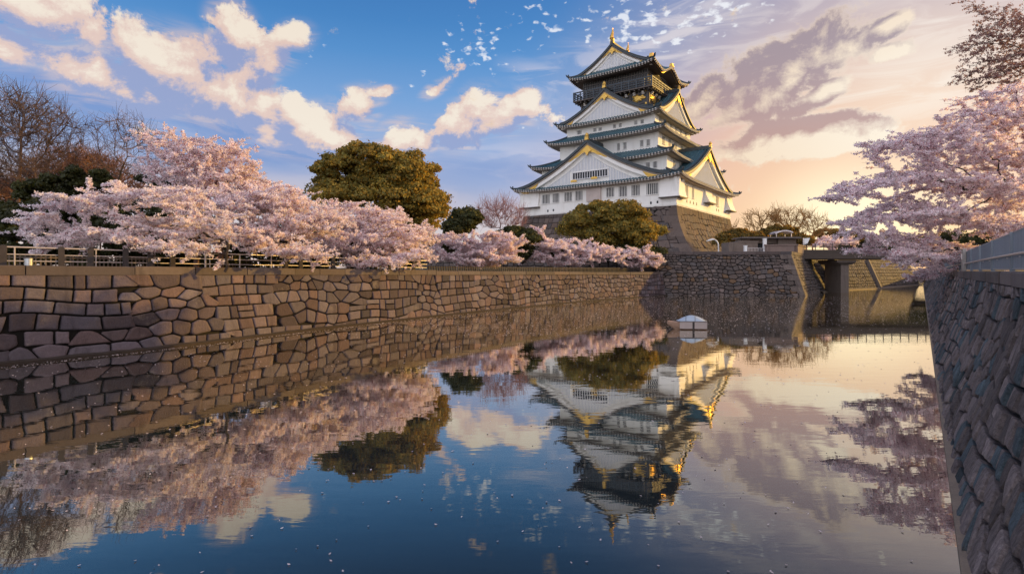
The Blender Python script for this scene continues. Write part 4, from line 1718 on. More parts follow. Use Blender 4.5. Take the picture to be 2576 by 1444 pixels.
# curved lamp
lp = empty('street_lamp', (P(1808, 0, 100)[0], 100, 6.85))
tag(lp, 'white arched street lamp at the foot of the castle base', 'street lamp')
x0 = P(1808, 0, 100)[0]
b_ = OB(tuple(lp.location))
pts = [(x0, 100, 6.85), (x0 - .05, 100, 8.4)]
for a in np.linspace(0, 1, 8):
    pts.append((x0 - .05 - .9 * (1 - math.cos(a * 1.5)) - .1 * a, 100, 8.6 + 1.1 * math.sin(a * 1.5)))
b_.tube(pts, .11, 7)
b_.build('pole', M['white'], lp)
b_ = OB(tuple(lp.location))
e_ = pts[-1]
b_.tube([(e_[0], 100, e_[2]), (e_[0] - .6, 100, e_[2] - .12), (e_[0] - 1.3, 100, e_[2] - .35)], [.16, .17, .05], 8)
b_.build('lamp_head', M['white'], lp)
# curved white canopy
cn = empty('canopy', (P(1964, 0, 112)[0], 112, 6.85))
tag(cn, 'curved white canopy roof glimpsed among the bare trees', 'canopy')
x0, x1 = P(1942, 0, 112)[0], P(1986, 0, 112)[0]
b_ = OB(tuple(cn.location))
rows = []
for y in (110.5, 112, 113.5):
    rows.append([(x0 + (x1 - x0) * u, y, 11.55 + .5 * math.sin(math.pi * u) ** .8 + .25 * u) for u in np.linspace(0, 1, 13)])
b_.grid(rows)
b_.grid([[(p[0], p[1], p[2] - .25) for p in r_] for r_ in rows])
b_.grid([rows[0], [(p[0], p[1], p[2] - .25) for p in rows[0]]])
b_.build('roof', M['steel'], cn)
for u in (.08, .92):
    for y in (110.7, 113.3):
        b_ = OB(tuple(cn.location))
        b_.tube([(x0 + (x1 - x0) * u, y, 6.85), (x0 + (x1 - x0) * u, y, 11.5)], .09, 6)
        b_.build('post', M['steel'], cn)

# ================================================================== railing on the left wall
rail_line = offset_line(LW, -2.0)
rl_cum = np.concatenate([[0], np.cumsum(np.linalg.norm(np.diff(rail_line, axis=0), axis=1))])


def on_line(line, cum, s_):
    return np.array([np.interp(s_, cum, line[:, 0]), np.interp(s_, cum, line[:, 1])])


def line_at_px(line, cum, px):
    """arc length where a plan line is seen at a given photo column"""
    t = (px - HX) / F_PX
    ok = line[:, 1] > 6
    r_ = line[:, 0] / np.where(ok, line[:, 1], 1)
    i = np.where(ok)[0]
    return float(np.interp(t, r_[i], cum[i]))


rl = empty('railing', (0, 0, 0))
tag(rl, 'pale three bar railing with dark posts along the top of the curved moat wall', 'railing')
s0, s1_ = line_at_px(rail_line, rl_cum, -90), line_at_px(rail_line, rl_cum, 1075)


def gz(s_):
    return lw_z(s_ / rl_cum[-1]) - .15


for zh in (.95, .62, .32):
    mbr = MB()
    pts = []
    for s_ in np.arange(s0, s1_, 1.2):
        p = on_line(rail_line, rl_cum, s_)
        pts.append((p[0], p[1], gz(s_) + zh))
    mbr.tube(pts, .040 if zh > .9 else .028, 7)
    mbr.build('rail', M['steel'], rl, smooth=True)
for px in (-60, 7, 154, 228, 316, 378, 434, 719, 756, 838, 905, 980, 1040):
    s_ = line_at_px(rail_line, rl_cum, px)
    p = on_line(rail_line, rl_cum, s_)
    mbr = MB()
    mbr.box((p[0], p[1], gz(s_) + .47), (.24, .24, 1.06), .7)
    mbr.box((p[0], p[1], gz(s_) + 1.01), (.20, .20, .05), .7, 0, None, .6)
    mbr.build('post', M['postdark'], rl)
for px in (35, 241, 517, 603, 682):
    s_ = line_at_px(rail_line, rl_cum, px)
    p = on_line(rail_line, rl_cum, s_)
    mbr = MB()
    mbr.tube([(p[0], p[1], gz(s_) - .05), (p[0], p[1], gz(s_) + .97)], .035, 7)
    mbr.build('post', M['steel'], rl)
# picket fence behind
pk_line = offset_line(LW, -8.5)
pk_cum = np.concatenate([[0], np.cumsum(np.linalg.norm(np.diff(pk_line, axis=0), axis=1))])
pk = empty('picket_fence', (0, 0, 0))
tag(pk, 'weathered picket fence in the shade behind the railing', 'fence')
mbr = MB()
mb2 = MB()
sa, sb = line_at_px(pk_line, pk_cum, -20), line_at_px(pk_line, pk_cum, 720)
pts = []
for s_ in np.arange(sa, sb, .22):
    p = on_line(pk_line, pk_cum, s_)
    mbr.box((p[0], p[1], 4.38), (.07, .07, .85), .7)
for s_ in np.arange(sa, sb, 1.0):
    p = on_line(pk_line, pk_cum, s_)
    pts.append((p[0], p[1] - .03, 4.7))
mb2.tube(pts, .04, 5)
mb2.tube([(a, b2, 4.15) for a, b2, c in pts], .04, 5)
pm = mat('weathered_picket', (.17, .13, .10), .8, var=[(2, .3)])
mbr.build('picket', pm, pk)
mb2.build('rail', pm, pk)
# low dwarf fence at the feet of the far cherries
df = empty('picket_fence', (0, 0, 0))
tag(df, 'low brown picket fence at the feet of the low far cherries', 'fence')
dl = offset_line(LW, -1.9)
mbr = MB()
mb2 = MB()
pts = []
for s_ in np.arange(line_at_px(dl, pk_cum, 1085), pk_cum[-1] * .985, .34):
    p = on_line(dl, np.concatenate([[0], np.cumsum(np.linalg.norm(np.diff(dl, axis=0), axis=1))]), s_)
    mbr.box((p[0], p[1], 4.0), (.10, .10, .75), .8)
    pts.append((p[0], p[1], 4.25))
mb2.tube(pts[::4], .04, 5)
mbr.build('picket', M['postdark'], df)
mb2.build('rail', M['postdark'], df)
# steel bin
s_ = line_at_px(rail_line, rl_cum, 62)
p = on_line(offset_line(LW, -1.4), rl_cum, s_)
bi = empty('litter_bin', (p[0], p[1], gz(s_)))
tag(bi, 'small silver cylindrical litter bin on the wall by the railing', 'bin')
b_ = MB()
b_.lathe((0, 0, 0), [(0, 0), (.155, 0), (.16, .02), (.16, .40), (.17, .41), (.17, .44), (.15, .44), (.145, .36), (0, .36)], 20)
b_.build('can', mat('brushed_steel', (.52, .54, .57), .32, metal=.9, var=[(6, .1)]), bi, smooth=False)
b_ = MB()
b_.lathe((0, 0, 0), [(.165, .20), (.165, .22), (.158, .22)], 20)
b_.build('band', M['steel'], bi)
# pale frame of a gate behind the cherries
gf = empty('gate_frame', tuple(P(525, 660, 34)))
tag(gf, 'pale timber gate frame under the blossom behind the railing', 'gate frame')
o_ = tuple(gf.location)
c0 = P(494, 640, 34)
c1 = P(556, 640, 34)
for c in (c0, c1):
    b_ = OB(o_)
    b_.box((c[0], 34, 5.0), (.22, .22, 2.2))
    b_.build('post', M['barkwarm'], gf)
b_ = OB(o_)
b_.box(((c0[0] + c1[0]) / 2, 34, 5.9), (c1[0] - c0[0] + .5, .14, .10))
b_.build('lintel', M['steel'], gf)
for k in (.35, .55):
    b_ = OB(o_)
    b_.box((c0[0] + (c1[0] - c0[0]) * k, 34, 5.0), (.05, .05, 1.7))
    b_.build('bar', M['steel'], gf)

# ================================================================== blue grey fence on the right wall
fn = empty('panel_fence', (0, 0, 0))
tag(fn, 'blue grey ribbed metal fence along the top of the dark moat wall', 'fence')
fl_z = np.arange(6, 118, .24)


def fl(z):
    p = RW(z) + np.array([.798, -.602]) * 1.62
    return p


seg = 4.2
za = 4.0
k = 0
rr_ = random.Random(2)
while za < 118:
    mbr = MB()
    zb = min(za + seg, 118)
    # pleated sheet
    pts0, pts1 = [], []
    nrm_ = np.array([-.798, .602])
    q = za + .06
    i = 0
    while q < zb - .06:
        for dd, oo in ((0, 0), (.045, .028), (.10, .028), (.145, 0)):
            p = fl(q + dd) + nrm_ * oo
            pts0.append((p[0], p[1], 4.03))
            pts1.append((p[0], p[1], 5.06))
        q += .19 * rr_.uniform(.9, 1.1)
    t_ = rr_.uniform(.85, 1.2)
    mbr.grid([pts0, pts1], 0, (t_, t_, t_))
    mbr.build('panel', M['panel'], fn)
    p = fl(za) + nrm_ * .03
    mbr = MB()
    mbr.box((p[0], p[1], 4.53), (.10, .12, 1.14), math.atan2(.798, .602))
    mbr.build('post', M['panelpost'], fn)
    za = zb
for zh, r_, off in ((5.08, .030, 0), (4.03, .032, .01)):
    mbr = MB()
    pts = []
    for q in np.arange(4, 118, 2.0):
        p = fl(q) + np.array([-.798, .602]) * off
        pts.append((p[0], p[1], zh))
    mbr.tube(pts, r_, 6)
    mbr.build('rail', M['panelpost'], fn)
# round handrail, rising towards the camera, on small brackets
hrl = empty('handrail', (0, 0, 0))
tag(hrl, 'round pale steel handrail fixed to the front of the blue grey fence', 'handrail')
mbr = MB()
pts = []
for q in np.arange(4, 62, 1.0):
    p = fl(q) + np.array([-.798, .602]) * .13
    pts.append((p[0], p[1], 4.43 - .004 * max(0, q - 20)))
mbr.tube(pts, .034, 8)
mbr.build('rail', M['steel'], hrl, smooth=True)
for q in np.arange(4.6, 60, 2.1):
    p = fl(q) + np.array([-.798, .602]) * .07
    mbr = MB()
    mbr.box((p[0], p[1], 4.36), (.03, .15, .03), math.atan2(.798, .602) + math.pi / 2)
    mbr.build('bracket', M['steel'], hrl)
# stout post with a little plate
p = fl(33) + np.array([-.798, .602]) * .12
gpst = empty('fence_post', (p[0], p[1], 3.96))
tag(gpst, 'broad pale post with a small plate in front of the fence', 'post')
b_ = MB()
b_.box((0, 0, .62), (1.5, .16, 1.3), math.atan2(.798, .602))
b_.build('post', M['concrete'], gpst)
b_ = MB()
b_.box((-.08, .06, .85), (.6, .05, .35), math.atan2(.798, .602))
b_.build('plate', M['steel'], gpst)

# ================================================================== moored boat
bd = 37.0
bc = P(1727, 820, bd)
bt = empty('boat', (bc[0], bd, 0), rad(-6))
tag(bt, 'small moored wooden boat with a pale blue canvas hood', 'boat')
L2 = 1.25
b_ = MB()
rows = []
for u in np.linspace(0, 1, 13):
    x = -L2 + 2 * L2 * u
    w_ = .52 * min(1, (.16 + u * 2.6)) ** .7 * (1 if u < .9 else 1 - (u - .9) * 1.2)
    sheer = .42 + .14 * (1 - u) ** 2
    kz = -.12 + .42 * max(0, .22 - u) / .22
    rows.append([(x, -w_ * .9, sheer), (x, -w_, sheer - .04), (x, -w_ * .86, (kz + sheer) * .45), (x, -w_ * .55, kz + .02), (x, 0, kz), (x, w_ * .55, kz + .02), (x, w_ * .86, (kz + sheer) * .45), (x, w_, sheer - .04), (x, w_ * .9, sheer)])
b_.grid(rows)
b_.face(rows[0])
b_.face(rows[-1])
b_.grid([[r_[0] for r_ in rows], [r_[-1] for r_ in rows]])
b_.build('hull', M['hull'], bt)
b_ = MB()
for (xa, xb) in ((-.55, .28), (.42, 1.22)):
    b_.box(((xa + xb) / 2, -.50, .30), (xb - xa, .06, .46))
    b_.box(((xa + xb) / 2, .50, .30), (xb - xa, .06, .46))
b_.box((1.22, 0, .30), (.06, 1.02, .46))
b_.box((.34, .0, .54), (1.78, 1.02, .05))
b_.build('cabin', M['cabin'], bt)
b_ = MB()
b_.box((.35, -.505, .28), (.14, .05, .48))
b_.build('door', M['postdark'], bt)
b_ = MB()
rows = []
for u in np.linspace(0, 1, 15):
    x = -.60 + 1.88 * u
    hgt = .38 * (1 - abs(2 * u - 1.0) ** 1.75)
    row = []
    for v_ in np.linspace(-1, 1, 11):
        row.append((x, .53 * v_, .56 + hgt * (1 - abs(v_) ** 2.2) + .012 * math.sin(9 * v_ + 5 * u)))
    rows.append(row)
b_.grid(rows)
b_.build('hood', M['canvas'], bt, smooth=True)
b_ = MB()
for u in (.30, .62, .98):
    x = -.60 + 1.88 * u
    hgt = .38 * (1 - abs(2 * u - 1.0) ** 1.75)
    b_.tube([(x + .12 * v_, .54 * v_, .58 + hgt * (1 - abs(v_) ** 2.2)) for v_ in np.linspace(-1, 1, 9)], .014, 5)
b_.tube([(-.62, -.54, .565), (1.28, -.54, .565)], .016, 5)
b_.build('hoop', M['postdark'], bt)

# ================================================================== vegetation
def lobes_points(lobes, n, seed, layer=0.0, shell=0.0):
    """random points in ellipsoid lobes (x, y, z, rx, ry, rz); layer > 0 gathers them in flat drifts"""
    r = np.random.default_rng(seed)
    Lb = np.array(lobes)
    vol = np.prod(Lb[:, 3:6], axis=1) ** .8
    k = r.choice(len(Lb), n, p=vol / vol.sum())
    d = r.normal(size=(n, 3))
    d /= np.linalg.norm(d, axis=1)[:, None]
    rr = (shell + (1 - shell) * r.random(n)) ** (1 / 2.2)
    p = Lb[k, :3] + d * rr[:, None] * Lb[k, 3:6]
    if layer > 0:
        ph = r.uniform(0, 6.28, 4)
        f = np.sin(p[:, 2] * 2.6 + .8 * np.sin(p[:, 0] * .45 + ph[0]) * 2 + .8 * np.sin(p[:, 1] * .4 + ph[1]) * 2)
        keep_ = f > (-1 + 2 * layer) - r.random(n) * .5
        p = p[keep_]
    return p


def grow(trunk, attr, step, kill, seed, iters=140, maxn=4000, jitter=.15, droop=0.0):
    """branches that reach out towards a cloud of points; returns nodes and parents"""
    r = np.random.default_rng(seed)
    pos = [np.array(p, float) for p in trunk]
    par = [-1] + list(range(len(trunk) - 1))
    A = attr.copy()
    N = np.array(pos)
    D = np.linalg.norm(A[:, None] - N[None], axis=2)
    near = D.argmin(1)
    dist = D.min(1)
    for _ in range(iters):
        if len(A) == 0 or len(pos) > maxn:
            break
        d = A - np.array(pos)[near]
        d /= (np.linalg.norm(d, axis=1)[:, None] + 1e-9)
        n_ = len(pos)
        acc = np.zeros((n_, 3))
        np.add.at(acc, near, d)
        ids = np.unique(near)
        new, newp = [], []
        for i in ids:
            v_ = acc[i]
            l_ = np.linalg.norm(v_)
            if l_ < 1e-3:
                continue
            v_ = v_ / l_ + r.normal(0, jitter, 3) + np.array([0, 0, -droop])
            v_ /= np.linalg.norm(v_)
            new.append(pos[i] + v_ * step)
            newp.append(i)
        if not new:
            break
        new = np.array(new)
        base_i = len(pos)
        pos += list(new)
        par += newp
        D = np.linalg.norm(A[:, None] - new[None], axis=2)
        m_ = D.argmin(1)
        dm = D[np.arange(len(A)), m_]
        up = dm < dist
        dist = np.where(up, dm, dist)
        near = np.where(up, base_i + m_, near)
        ok = dist > kill
        A, dist, near = A[ok], dist[ok], near[ok]
    return np.array(pos), np.array(par)


def radii(par, r0, e=2.35, cap=None):
    n_ = len(par)
    w = np.zeros(n_)
    ch = np.zeros(n_)
    for i in range(n_ - 1, -1, -1):
        if w[i] == 0:
            w[i] = 1
        if par[i] >= 0:
            w[par[i]] += w[i]
    r_ = r0 * w ** (1 / e)
    return np.minimum(r_, cap) if cap else r_


def limbs(name, pos, par, r_, sel, material, parent, n=6, org=(0, 0, 0)):
    """tapered tubes for chosen edges, in one mesh"""
    i = np.where(sel & (par >= 0))[0]
    a, b_ = pos[par[i]], pos[i]
    ra = np.minimum(r_[par[i]], r_[i] * 1.6)
    rb = r_[i]
    d = b_ - a
    d /= np.linalg.norm(d, axis=1)[:, None] + 1e-9
    up = np.where(np.abs(d[:, 2:3]) < .9, np.array([[0, 0, 1.0]]), np.array([[1.0, 0, 0]]))
    x = np.cross(d, up)
    x /= np.linalg.norm(x, axis=1)[:, None]
    y = np.cross(x, d)
    t = np.linspace(0, 2 * math.pi, n, endpoint=False)
    c, s_ = np.cos(t), np.sin(t)
    ringA = a[:, None] + ra[:, None, None] * (c[None, :, None] * x[:, None] + s_[None, :, None] * y[:, None])
    ringB = (b_ + d * rb[:, None] * .3)[:, None] + rb[:, None, None] * (c[None, :, None] * x[:, None] + s_[None, :, None] * y[:, None])
    j = np.arange(n)
    j2 = (j + 1) % n
    Q = np.stack([ringA[:, j], ringA[:, j2], ringB[:, j2], ringB[:, j]], axis=2)      # (e, n, 4, 3)
    V = Q.reshape(-1, 3) - np.array(org)
    o = quads_obj(name, V, len(i) * n, material, parent)
    return o


def flakes(name, C, size, material, parent, tone, seed, org=(0, 0, 0), nrm=None, flat=0.0, aspect=1.0, fold=False):
    """small loose faces (petal clusters, leaves) centred on C"""
    r = np.random.default_rng(seed)
    n_ = len(C)
    d = r.normal(size=(n_, 3))
    if nrm is not None:
        d = d * .55 + nrm
    d[:, 2] *= (1 + flat)
    d /= np.linalg.norm(d, axis=1)[:, None]
    t = r.normal(size=(n_, 3))
    x = np.cross(d, t)
    x /= np.linalg.norm(x, axis=1)[:, None]
    y = np.cross(d, x)
    sz = size * r.uniform(.6, 1.35, n_)[:, None]
    x, y = x * sz * aspect, y * sz
    k1 = r.uniform(.7, 1.1, (n_, 1))
    k2 = r.uniform(.7, 1.1, (n_, 1))
    V = np.stack([C - x, C - y * k1 + x * .15, C + x * k2, C + y], axis=1).reshape(-1, 3) - np.array(org)
    return quads_obj(name, V, n_, material, parent, tone)


def twigs_out(pos, par, r_, thin, k, ln, seed, up=.2, flat=1.0):
    """fine twigs fanning out of the thin branches"""
    r = np.random.default_rng(seed)
    i = np.where((r_ < thin) & (par >= 0))[0]
    i = np.repeat(i, k)
    d = pos[i] - pos[par[i]]
    d /= np.linalg.norm(d, axis=1)[:, None] + 1e-9
    d = (d + r.normal(0, .55, d.shape)) * np.array([1, 1, flat]) + np.array([0, 0, up])
    d /= np.linalg.norm(d, axis=1)[:, None]
    a = pos[par[i]] + (pos[i] - pos[par[i]]) * r.random((len(i), 1))
    m_ = a + d * ln * .5 * r.uniform(.6, 1.3, (len(i), 1))
    d2 = d + r.normal(0, .3, d.shape) * np.array([1, 1, flat]) + np.array([0, 0, up * .6])
    e = m_ + d2 * ln * .5
    return a, m_, e


def thin_strands(name, segs, rad_, material, parent, org):
    """three-sided strands for twigs"""
    Vs = []
    n_ = 0
    for a, b_, ra, rb in segs:
        d = b_ - a
        d /= np.linalg.norm(d, axis=1)[:, None] + 1e-9
        up = np.where(np.abs(d[:, 2:3]) < .9, np.array([[0, 0, 1.0]]), np.array([[1.0, 0, 0]]))
        x = np.cross(d, up)
        x /= np.linalg.norm(x, axis=1)[:, None]
        y = np.cross(x, d)
        ring = []
        for (p, q) in ((a, ra), (b_, rb)):
            ring.append([p + q * (math.cos(t) * x + math.sin(t) * y) for t in (0, 2.1, 4.2)])
        for j in range(3):
            j2 = (j + 1) % 3
            Vs.append(np.stack([ring[0][j], ring[0][j2], ring[1][j2], ring[1][j]], axis=1))
            n_ += len(a)
    V = np.concatenate(Vs).reshape(-1, 3) - np.array(org)
    return quads_obj(name, V, n_, material, parent)


def px_lobes(lst):
    """lobes given as (photo x, photo y, distance, half width px, half height px, depth metres)"""
    out = []
    for (px, py, d, rx, ry, dz) in lst:
        c = P(px, py, d)
        out.append((c[0], c[1], c[2], rx / F_PX * d, dz, ry / F_PX * d))
    return out


def trunk_line(base, top, bend, seed, n=5):
    r = np.random.default_rng(seed)
    base, top = np.array(base, float), np.array(top, float)
    out = [base]
    for i in range(1, n + 1):
        t = i / n
        out.append(base * (1 - t) + top * t + r.normal(0, bend, 3) * np.array([1, 1, .2]) * math.sin(math.pi * t))
    return out


PINK = np.array([1.0, .93, .945])


def cherry(base, top, lobes, seed, nattr, nblos, size, label, group=None, step=.45, kill=.62, r0=.010, cap=.5, layer=.35, pale=.5, droop=.03, spread=.14, thin=.036, tl=1.0, leaf='blossom', cat='cherry tree', name='cherry_tree'):
    root = empty(name, tuple(base))
    tag(root, label, cat, group)
    L = px_lobes(lobes)
    A = lobes_points(L, nattr, seed, layer)
    pos, par = grow(trunk_line(base, top, .12, seed), A, step, kill, seed, jitter=.22, droop=droop)
    r_ = radii(par, r0, cap=cap)
    lim = .045 if r0 < .015 else 0
    limbs('trunk', pos, par, r_, r_ >= lim, M['bark'], root, 6, base)
    if lim:
        limbs('branches', pos, par, r_, r_ < lim, M['bark'], root, 4, base)
    # blossom sits in clusters along the thin wood and on fine sprays
    r = np.random.default_rng(seed + 1)
    i = np.where((r_ < thin) & (par >= 0))[0]
    a, m_, e = twigs_out(pos, par, r_, thin, 2, tl * 1.15, seed + 3, -.03, .35)
    thin_strands('twigs', [(a, m_, r0 * .8, r0 * .6), (m_, e, r0 * .6, r0 * .3)], r0, M['bark'], root, base)
    size = size * .80
    ncl = int(nblos * 1.12) // 10
    nt_ = int(ncl * .62)
    k = r.choice(i, ncl)
    c = pos[par[k]] + (pos[k] - pos[par[k]]) * r.random((ncl, 1))
    kt = r.integers(0, len(a), nt_)
    u = r.random((nt_, 1)) ** .8
    c[:nt_] = np.where(u < .5, a[kt] + (m_[kt] - a[kt]) * u * 2, m_[kt] + (e[kt] - m_[kt]) * (u * 2 - 1))
    d = pos[k] - pos[par[k]]
    d /= np.linalg.norm(d, axis=1)[:, None] + 1e-9
    tw_ = np.ones((ncl, 1))
    tw_[:nt_] = .35
    c = c + d * r.normal(0, spread, (ncl, 1)) * tw_ + tw_ * r.normal(0, spread * .55, (ncl, 3)) * np.array([1, 1, .4])
    ct = r.normal(1.0, .10, (ncl, 1)) * np.array([[1.0, 1.0, 1.0]])
    pk = np.clip(r.normal(pale, .25, (ncl, 1)), 0, 1)
    ct = ct * (PINK * (1 - pk) + np.array([1.0, .99, .99]) * pk)
    C = np.repeat(c, 10, axis=0) + r.normal(0, size * 1.25, (ncl * 10, 3)) * np.array([1, 1, .75])
    T = np.repeat(ct, 10, axis=0) * r.uniform(.85, 1.08, (ncl * 10, 1))
    # calyx and bud tints
    bud = r.random(len(T)) < .06
    T[bud] *= np.array([.55, .30, .32])
    flakes('blossom' if leaf == 'blossom' else 'leaves', C, size, M[leaf], root, np.clip(T, 0, 1.1), seed + 2, base)
    return root


def bare(base, top, lobes, seed, nattr, label, name='bare_tree', cat='bare tree', step=.6, kill=.7, r0=.012, cap=.45, bark='bark', twig='twig', tw=2, ln=1.0, thin=.04, up=.25, twr=.011, group=None, jit=.12):
    root = empty(name, tuple(base))
    tag(root, label, cat, group)
    A = lobes_points(px_lobes(lobes), nattr, seed)
    pos, par = grow(trunk_line(base, top, .12, seed), A, step, kill, seed, jitter=jit)
    r_ = radii(par, r0, cap=cap)
    lim = .05 if r0 < .02 else 0
    limbs('trunk', pos, par, r_, r_ >= lim, M[bark], root, 6, base)
    if lim:
        limbs('branches', pos, par, r_, r_ < lim, M[twig], root, 4, base)
    a, m_, e = twigs_out(pos, par, r_, thin, tw, ln, seed + 3, up)
    thin_strands('twigs', [(a, m_, twr, twr * .8), (m_, e, twr * .8, twr * .4)], twr, M[twig], root, base)
    return root


def evergreen(base, lobes, seed, nclump, crad, nleaf, size, label, name='evergreen_tree', cat='evergreen tree', material='leaf', trunk_r=.45, group=None, gold=0.0, dense=1.0):
    """rounded crown made of many leafy clumps on limbs"""
    root = empty(name, tuple(base))
    tag(root, label, cat, group)
    r = np.random.default_rng(seed)
    L = px_lobes(lobes)
    C = lobes_points(L, nclump, seed, 0, shell=.45)
    # limbs to the clumps
    cz = np.array([np.mean([l[0] for l in L]), np.mean([l[1] for l in L]), np.mean([l[2] for l in L])])
    zlow = max(base[2] + .5, min(l[2] - l[5] * .6 for l in L))
    pos, par = grow(trunk_line(base, (base[0] * .5 + cz[0] * .5, base[1] * .5 + cz[1] * .5, zlow), .15, seed), C, .9, 1.0, seed)
    rr = radii(par, .035, cap=trunk_r)
    limbs('trunk', pos, par, rr, rr > 0, M['bark'], root, 6, base)
    per = nleaf // len(C)
    cr_ = crad * r.uniform(.65, 1.35, len(C))
    k = np.repeat(np.arange(len(C)), per)
    d = r.normal(size=(len(k), 3))
    d[:, 2] = np.abs(d[:, 2]) * .9 - .35
    d /= np.linalg.norm(d, axis=1)[:, None]
    # uneven clump surface
    rad_ = cr_[k] * (.62 + .42 * r.random(len(k)) ** .5) * (1 + .16 * np.sin(d[:, 0] * 5 + k) * np.sin(d[:, 1] * 6 + 2 * k) + .1 * np.sin(d[:, 2] * 9 + k))
    rad_ = rad_ * np.where(r.random(len(k)) < .07, r.uniform(1.1, 1.4, len(k)), 1)
    pts = C[k] + d * rad_[:, None] * np.array([1.0, 1.0, .78])
    tone = r.normal(1, .18, (len(C), 1))[k] * r.uniform(.75, 1.25, (len(k), 1)) * np.ones((1, 3))
    tw = r.random(len(k)) < gold
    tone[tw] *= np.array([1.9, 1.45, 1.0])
    flakes('crown', pts, size, M[material], root, np.clip(tone, .2, 2.6), seed + 2, base, nrm=d, aspect=1.35)
    return root


GL = 3.9
# --- great evergreens
evergreen(P(945, 0, 56)[:2].tolist() + [GL], [(880, 450, 56, 80, 55, 4.5), (950, 415, 56, 90, 42, 4.5), (1030, 450, 57, 70, 60, 4.5), (1065, 520, 57, 55, 55, 4), (980, 500, 56, 110, 45, 4), (860, 490, 55, 60, 30, 3), (1010, 570, 57, 70, 40, 3)], 101, 310, .98, 130000, .10,
          'huge rounded camphor tree with bronze green crown left of the castle', material='leaf', gold=.40, trunk_r=.6)
evergreen(P(1530, 0, 88)[:2].tolist() + [4.2], [(1500, 545, 88, 55, 36, 4), (1560, 545, 88, 60, 38, 4), (1600, 585, 87, 40, 34, 3.5), (1450, 570, 87, 36, 24, 3), (1530, 590, 87, 70, 30, 3)], 102, 210, 1.15, 62000, .135,
          'broad olive green evergreen in front of the castle base', material='leaf', gold=.30)
evergreen(P(1652, 0, 90)[:2].tolist() + [5.0], [(1655, 580, 90, 17, 9, 1.2)], 103, 26, .6, 6000, .11, 'small tufted pine beside the castle base corner', 'pine_tree', 'pine tree', 'leaf', .15)
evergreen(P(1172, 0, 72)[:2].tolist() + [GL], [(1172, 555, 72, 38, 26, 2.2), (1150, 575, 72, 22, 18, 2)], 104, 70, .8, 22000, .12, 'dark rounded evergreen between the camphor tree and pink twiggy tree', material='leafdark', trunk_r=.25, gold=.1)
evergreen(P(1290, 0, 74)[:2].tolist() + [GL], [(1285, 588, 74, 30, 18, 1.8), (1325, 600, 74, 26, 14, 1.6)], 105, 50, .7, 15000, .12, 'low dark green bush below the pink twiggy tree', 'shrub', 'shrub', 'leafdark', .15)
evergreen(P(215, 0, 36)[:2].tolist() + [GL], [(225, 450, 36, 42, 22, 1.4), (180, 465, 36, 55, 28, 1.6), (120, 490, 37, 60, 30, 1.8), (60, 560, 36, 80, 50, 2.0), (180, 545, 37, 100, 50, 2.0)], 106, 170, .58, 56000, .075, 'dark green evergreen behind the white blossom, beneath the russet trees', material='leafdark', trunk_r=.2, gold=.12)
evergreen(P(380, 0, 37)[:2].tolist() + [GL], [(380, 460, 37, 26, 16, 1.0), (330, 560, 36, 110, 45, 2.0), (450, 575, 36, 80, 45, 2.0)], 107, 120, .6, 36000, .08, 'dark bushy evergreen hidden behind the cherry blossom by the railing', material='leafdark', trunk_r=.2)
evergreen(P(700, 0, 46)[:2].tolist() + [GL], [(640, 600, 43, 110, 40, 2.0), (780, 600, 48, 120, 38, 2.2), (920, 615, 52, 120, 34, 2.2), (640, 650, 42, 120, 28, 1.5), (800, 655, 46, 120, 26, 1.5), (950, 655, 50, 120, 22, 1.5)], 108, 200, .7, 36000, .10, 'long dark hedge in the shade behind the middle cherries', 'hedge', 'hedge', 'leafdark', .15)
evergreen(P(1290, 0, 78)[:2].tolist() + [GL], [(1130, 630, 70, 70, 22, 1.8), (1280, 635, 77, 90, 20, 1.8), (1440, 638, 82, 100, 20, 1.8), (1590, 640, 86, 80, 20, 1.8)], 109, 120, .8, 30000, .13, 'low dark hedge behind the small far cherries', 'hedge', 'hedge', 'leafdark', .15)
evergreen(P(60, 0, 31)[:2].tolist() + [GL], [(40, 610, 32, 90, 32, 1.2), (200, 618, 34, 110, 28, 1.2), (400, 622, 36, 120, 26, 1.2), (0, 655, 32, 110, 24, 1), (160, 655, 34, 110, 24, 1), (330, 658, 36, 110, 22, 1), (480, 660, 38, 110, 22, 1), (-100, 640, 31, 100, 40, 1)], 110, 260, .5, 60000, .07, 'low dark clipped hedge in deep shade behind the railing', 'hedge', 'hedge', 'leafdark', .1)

# --- cherries on the left bank
cherry(P(566, 0, 30)[:2].tolist() + [GL], P(572, 610, 30.2), [(300, 480, 30, 70, 28, 1.6), (200, 510, 29, 90, 34, 1.8), (340, 530, 30, 130, 34, 2.2), (120, 560, 28.5, 90, 30, 1.6), (60, 590, 28, 60, 18, 1.2), (250, 590, 28.5, 130, 30, 1.6), (430, 500, 30.5, 90, 40, 2.2), (480, 560, 30, 110, 50, 2.2), (420, 620, 28.5, 110, 24, 1.2), (150, 620, 27.5, 70, 18, .8)], 201, 1700, 104000, .052,
       'wide spreading near cherry with white blossom sweeping low over the railing', 'cherry trees in blossom on the left bank', pale=.85, layer=.34, tl=.8, r0=.013)
cherry(P(480, 0, 38)[:2].tolist() + [GL], P(500, 560, 38), [(420, 370, 38, 60, 45, 2.4), (500, 390, 38, 70, 50, 2.6), (570, 400, 38, 60, 48, 2.4), (620, 430, 38, 40, 34, 2), (460, 440, 38, 90, 40, 2.6), (560, 460, 38, 90, 40, 2.6), (520, 520, 37.5, 130, 40, 2.4), (640, 490, 38, 70, 40, 2.2)], 202, 1400, 88000, .066,
       'tall domed cherry with warm pink blossom rising behind the white one', 'cherry trees in blossom on the left bank', pale=.3, layer=.16, droop=0, cap=.4, r0=.014)
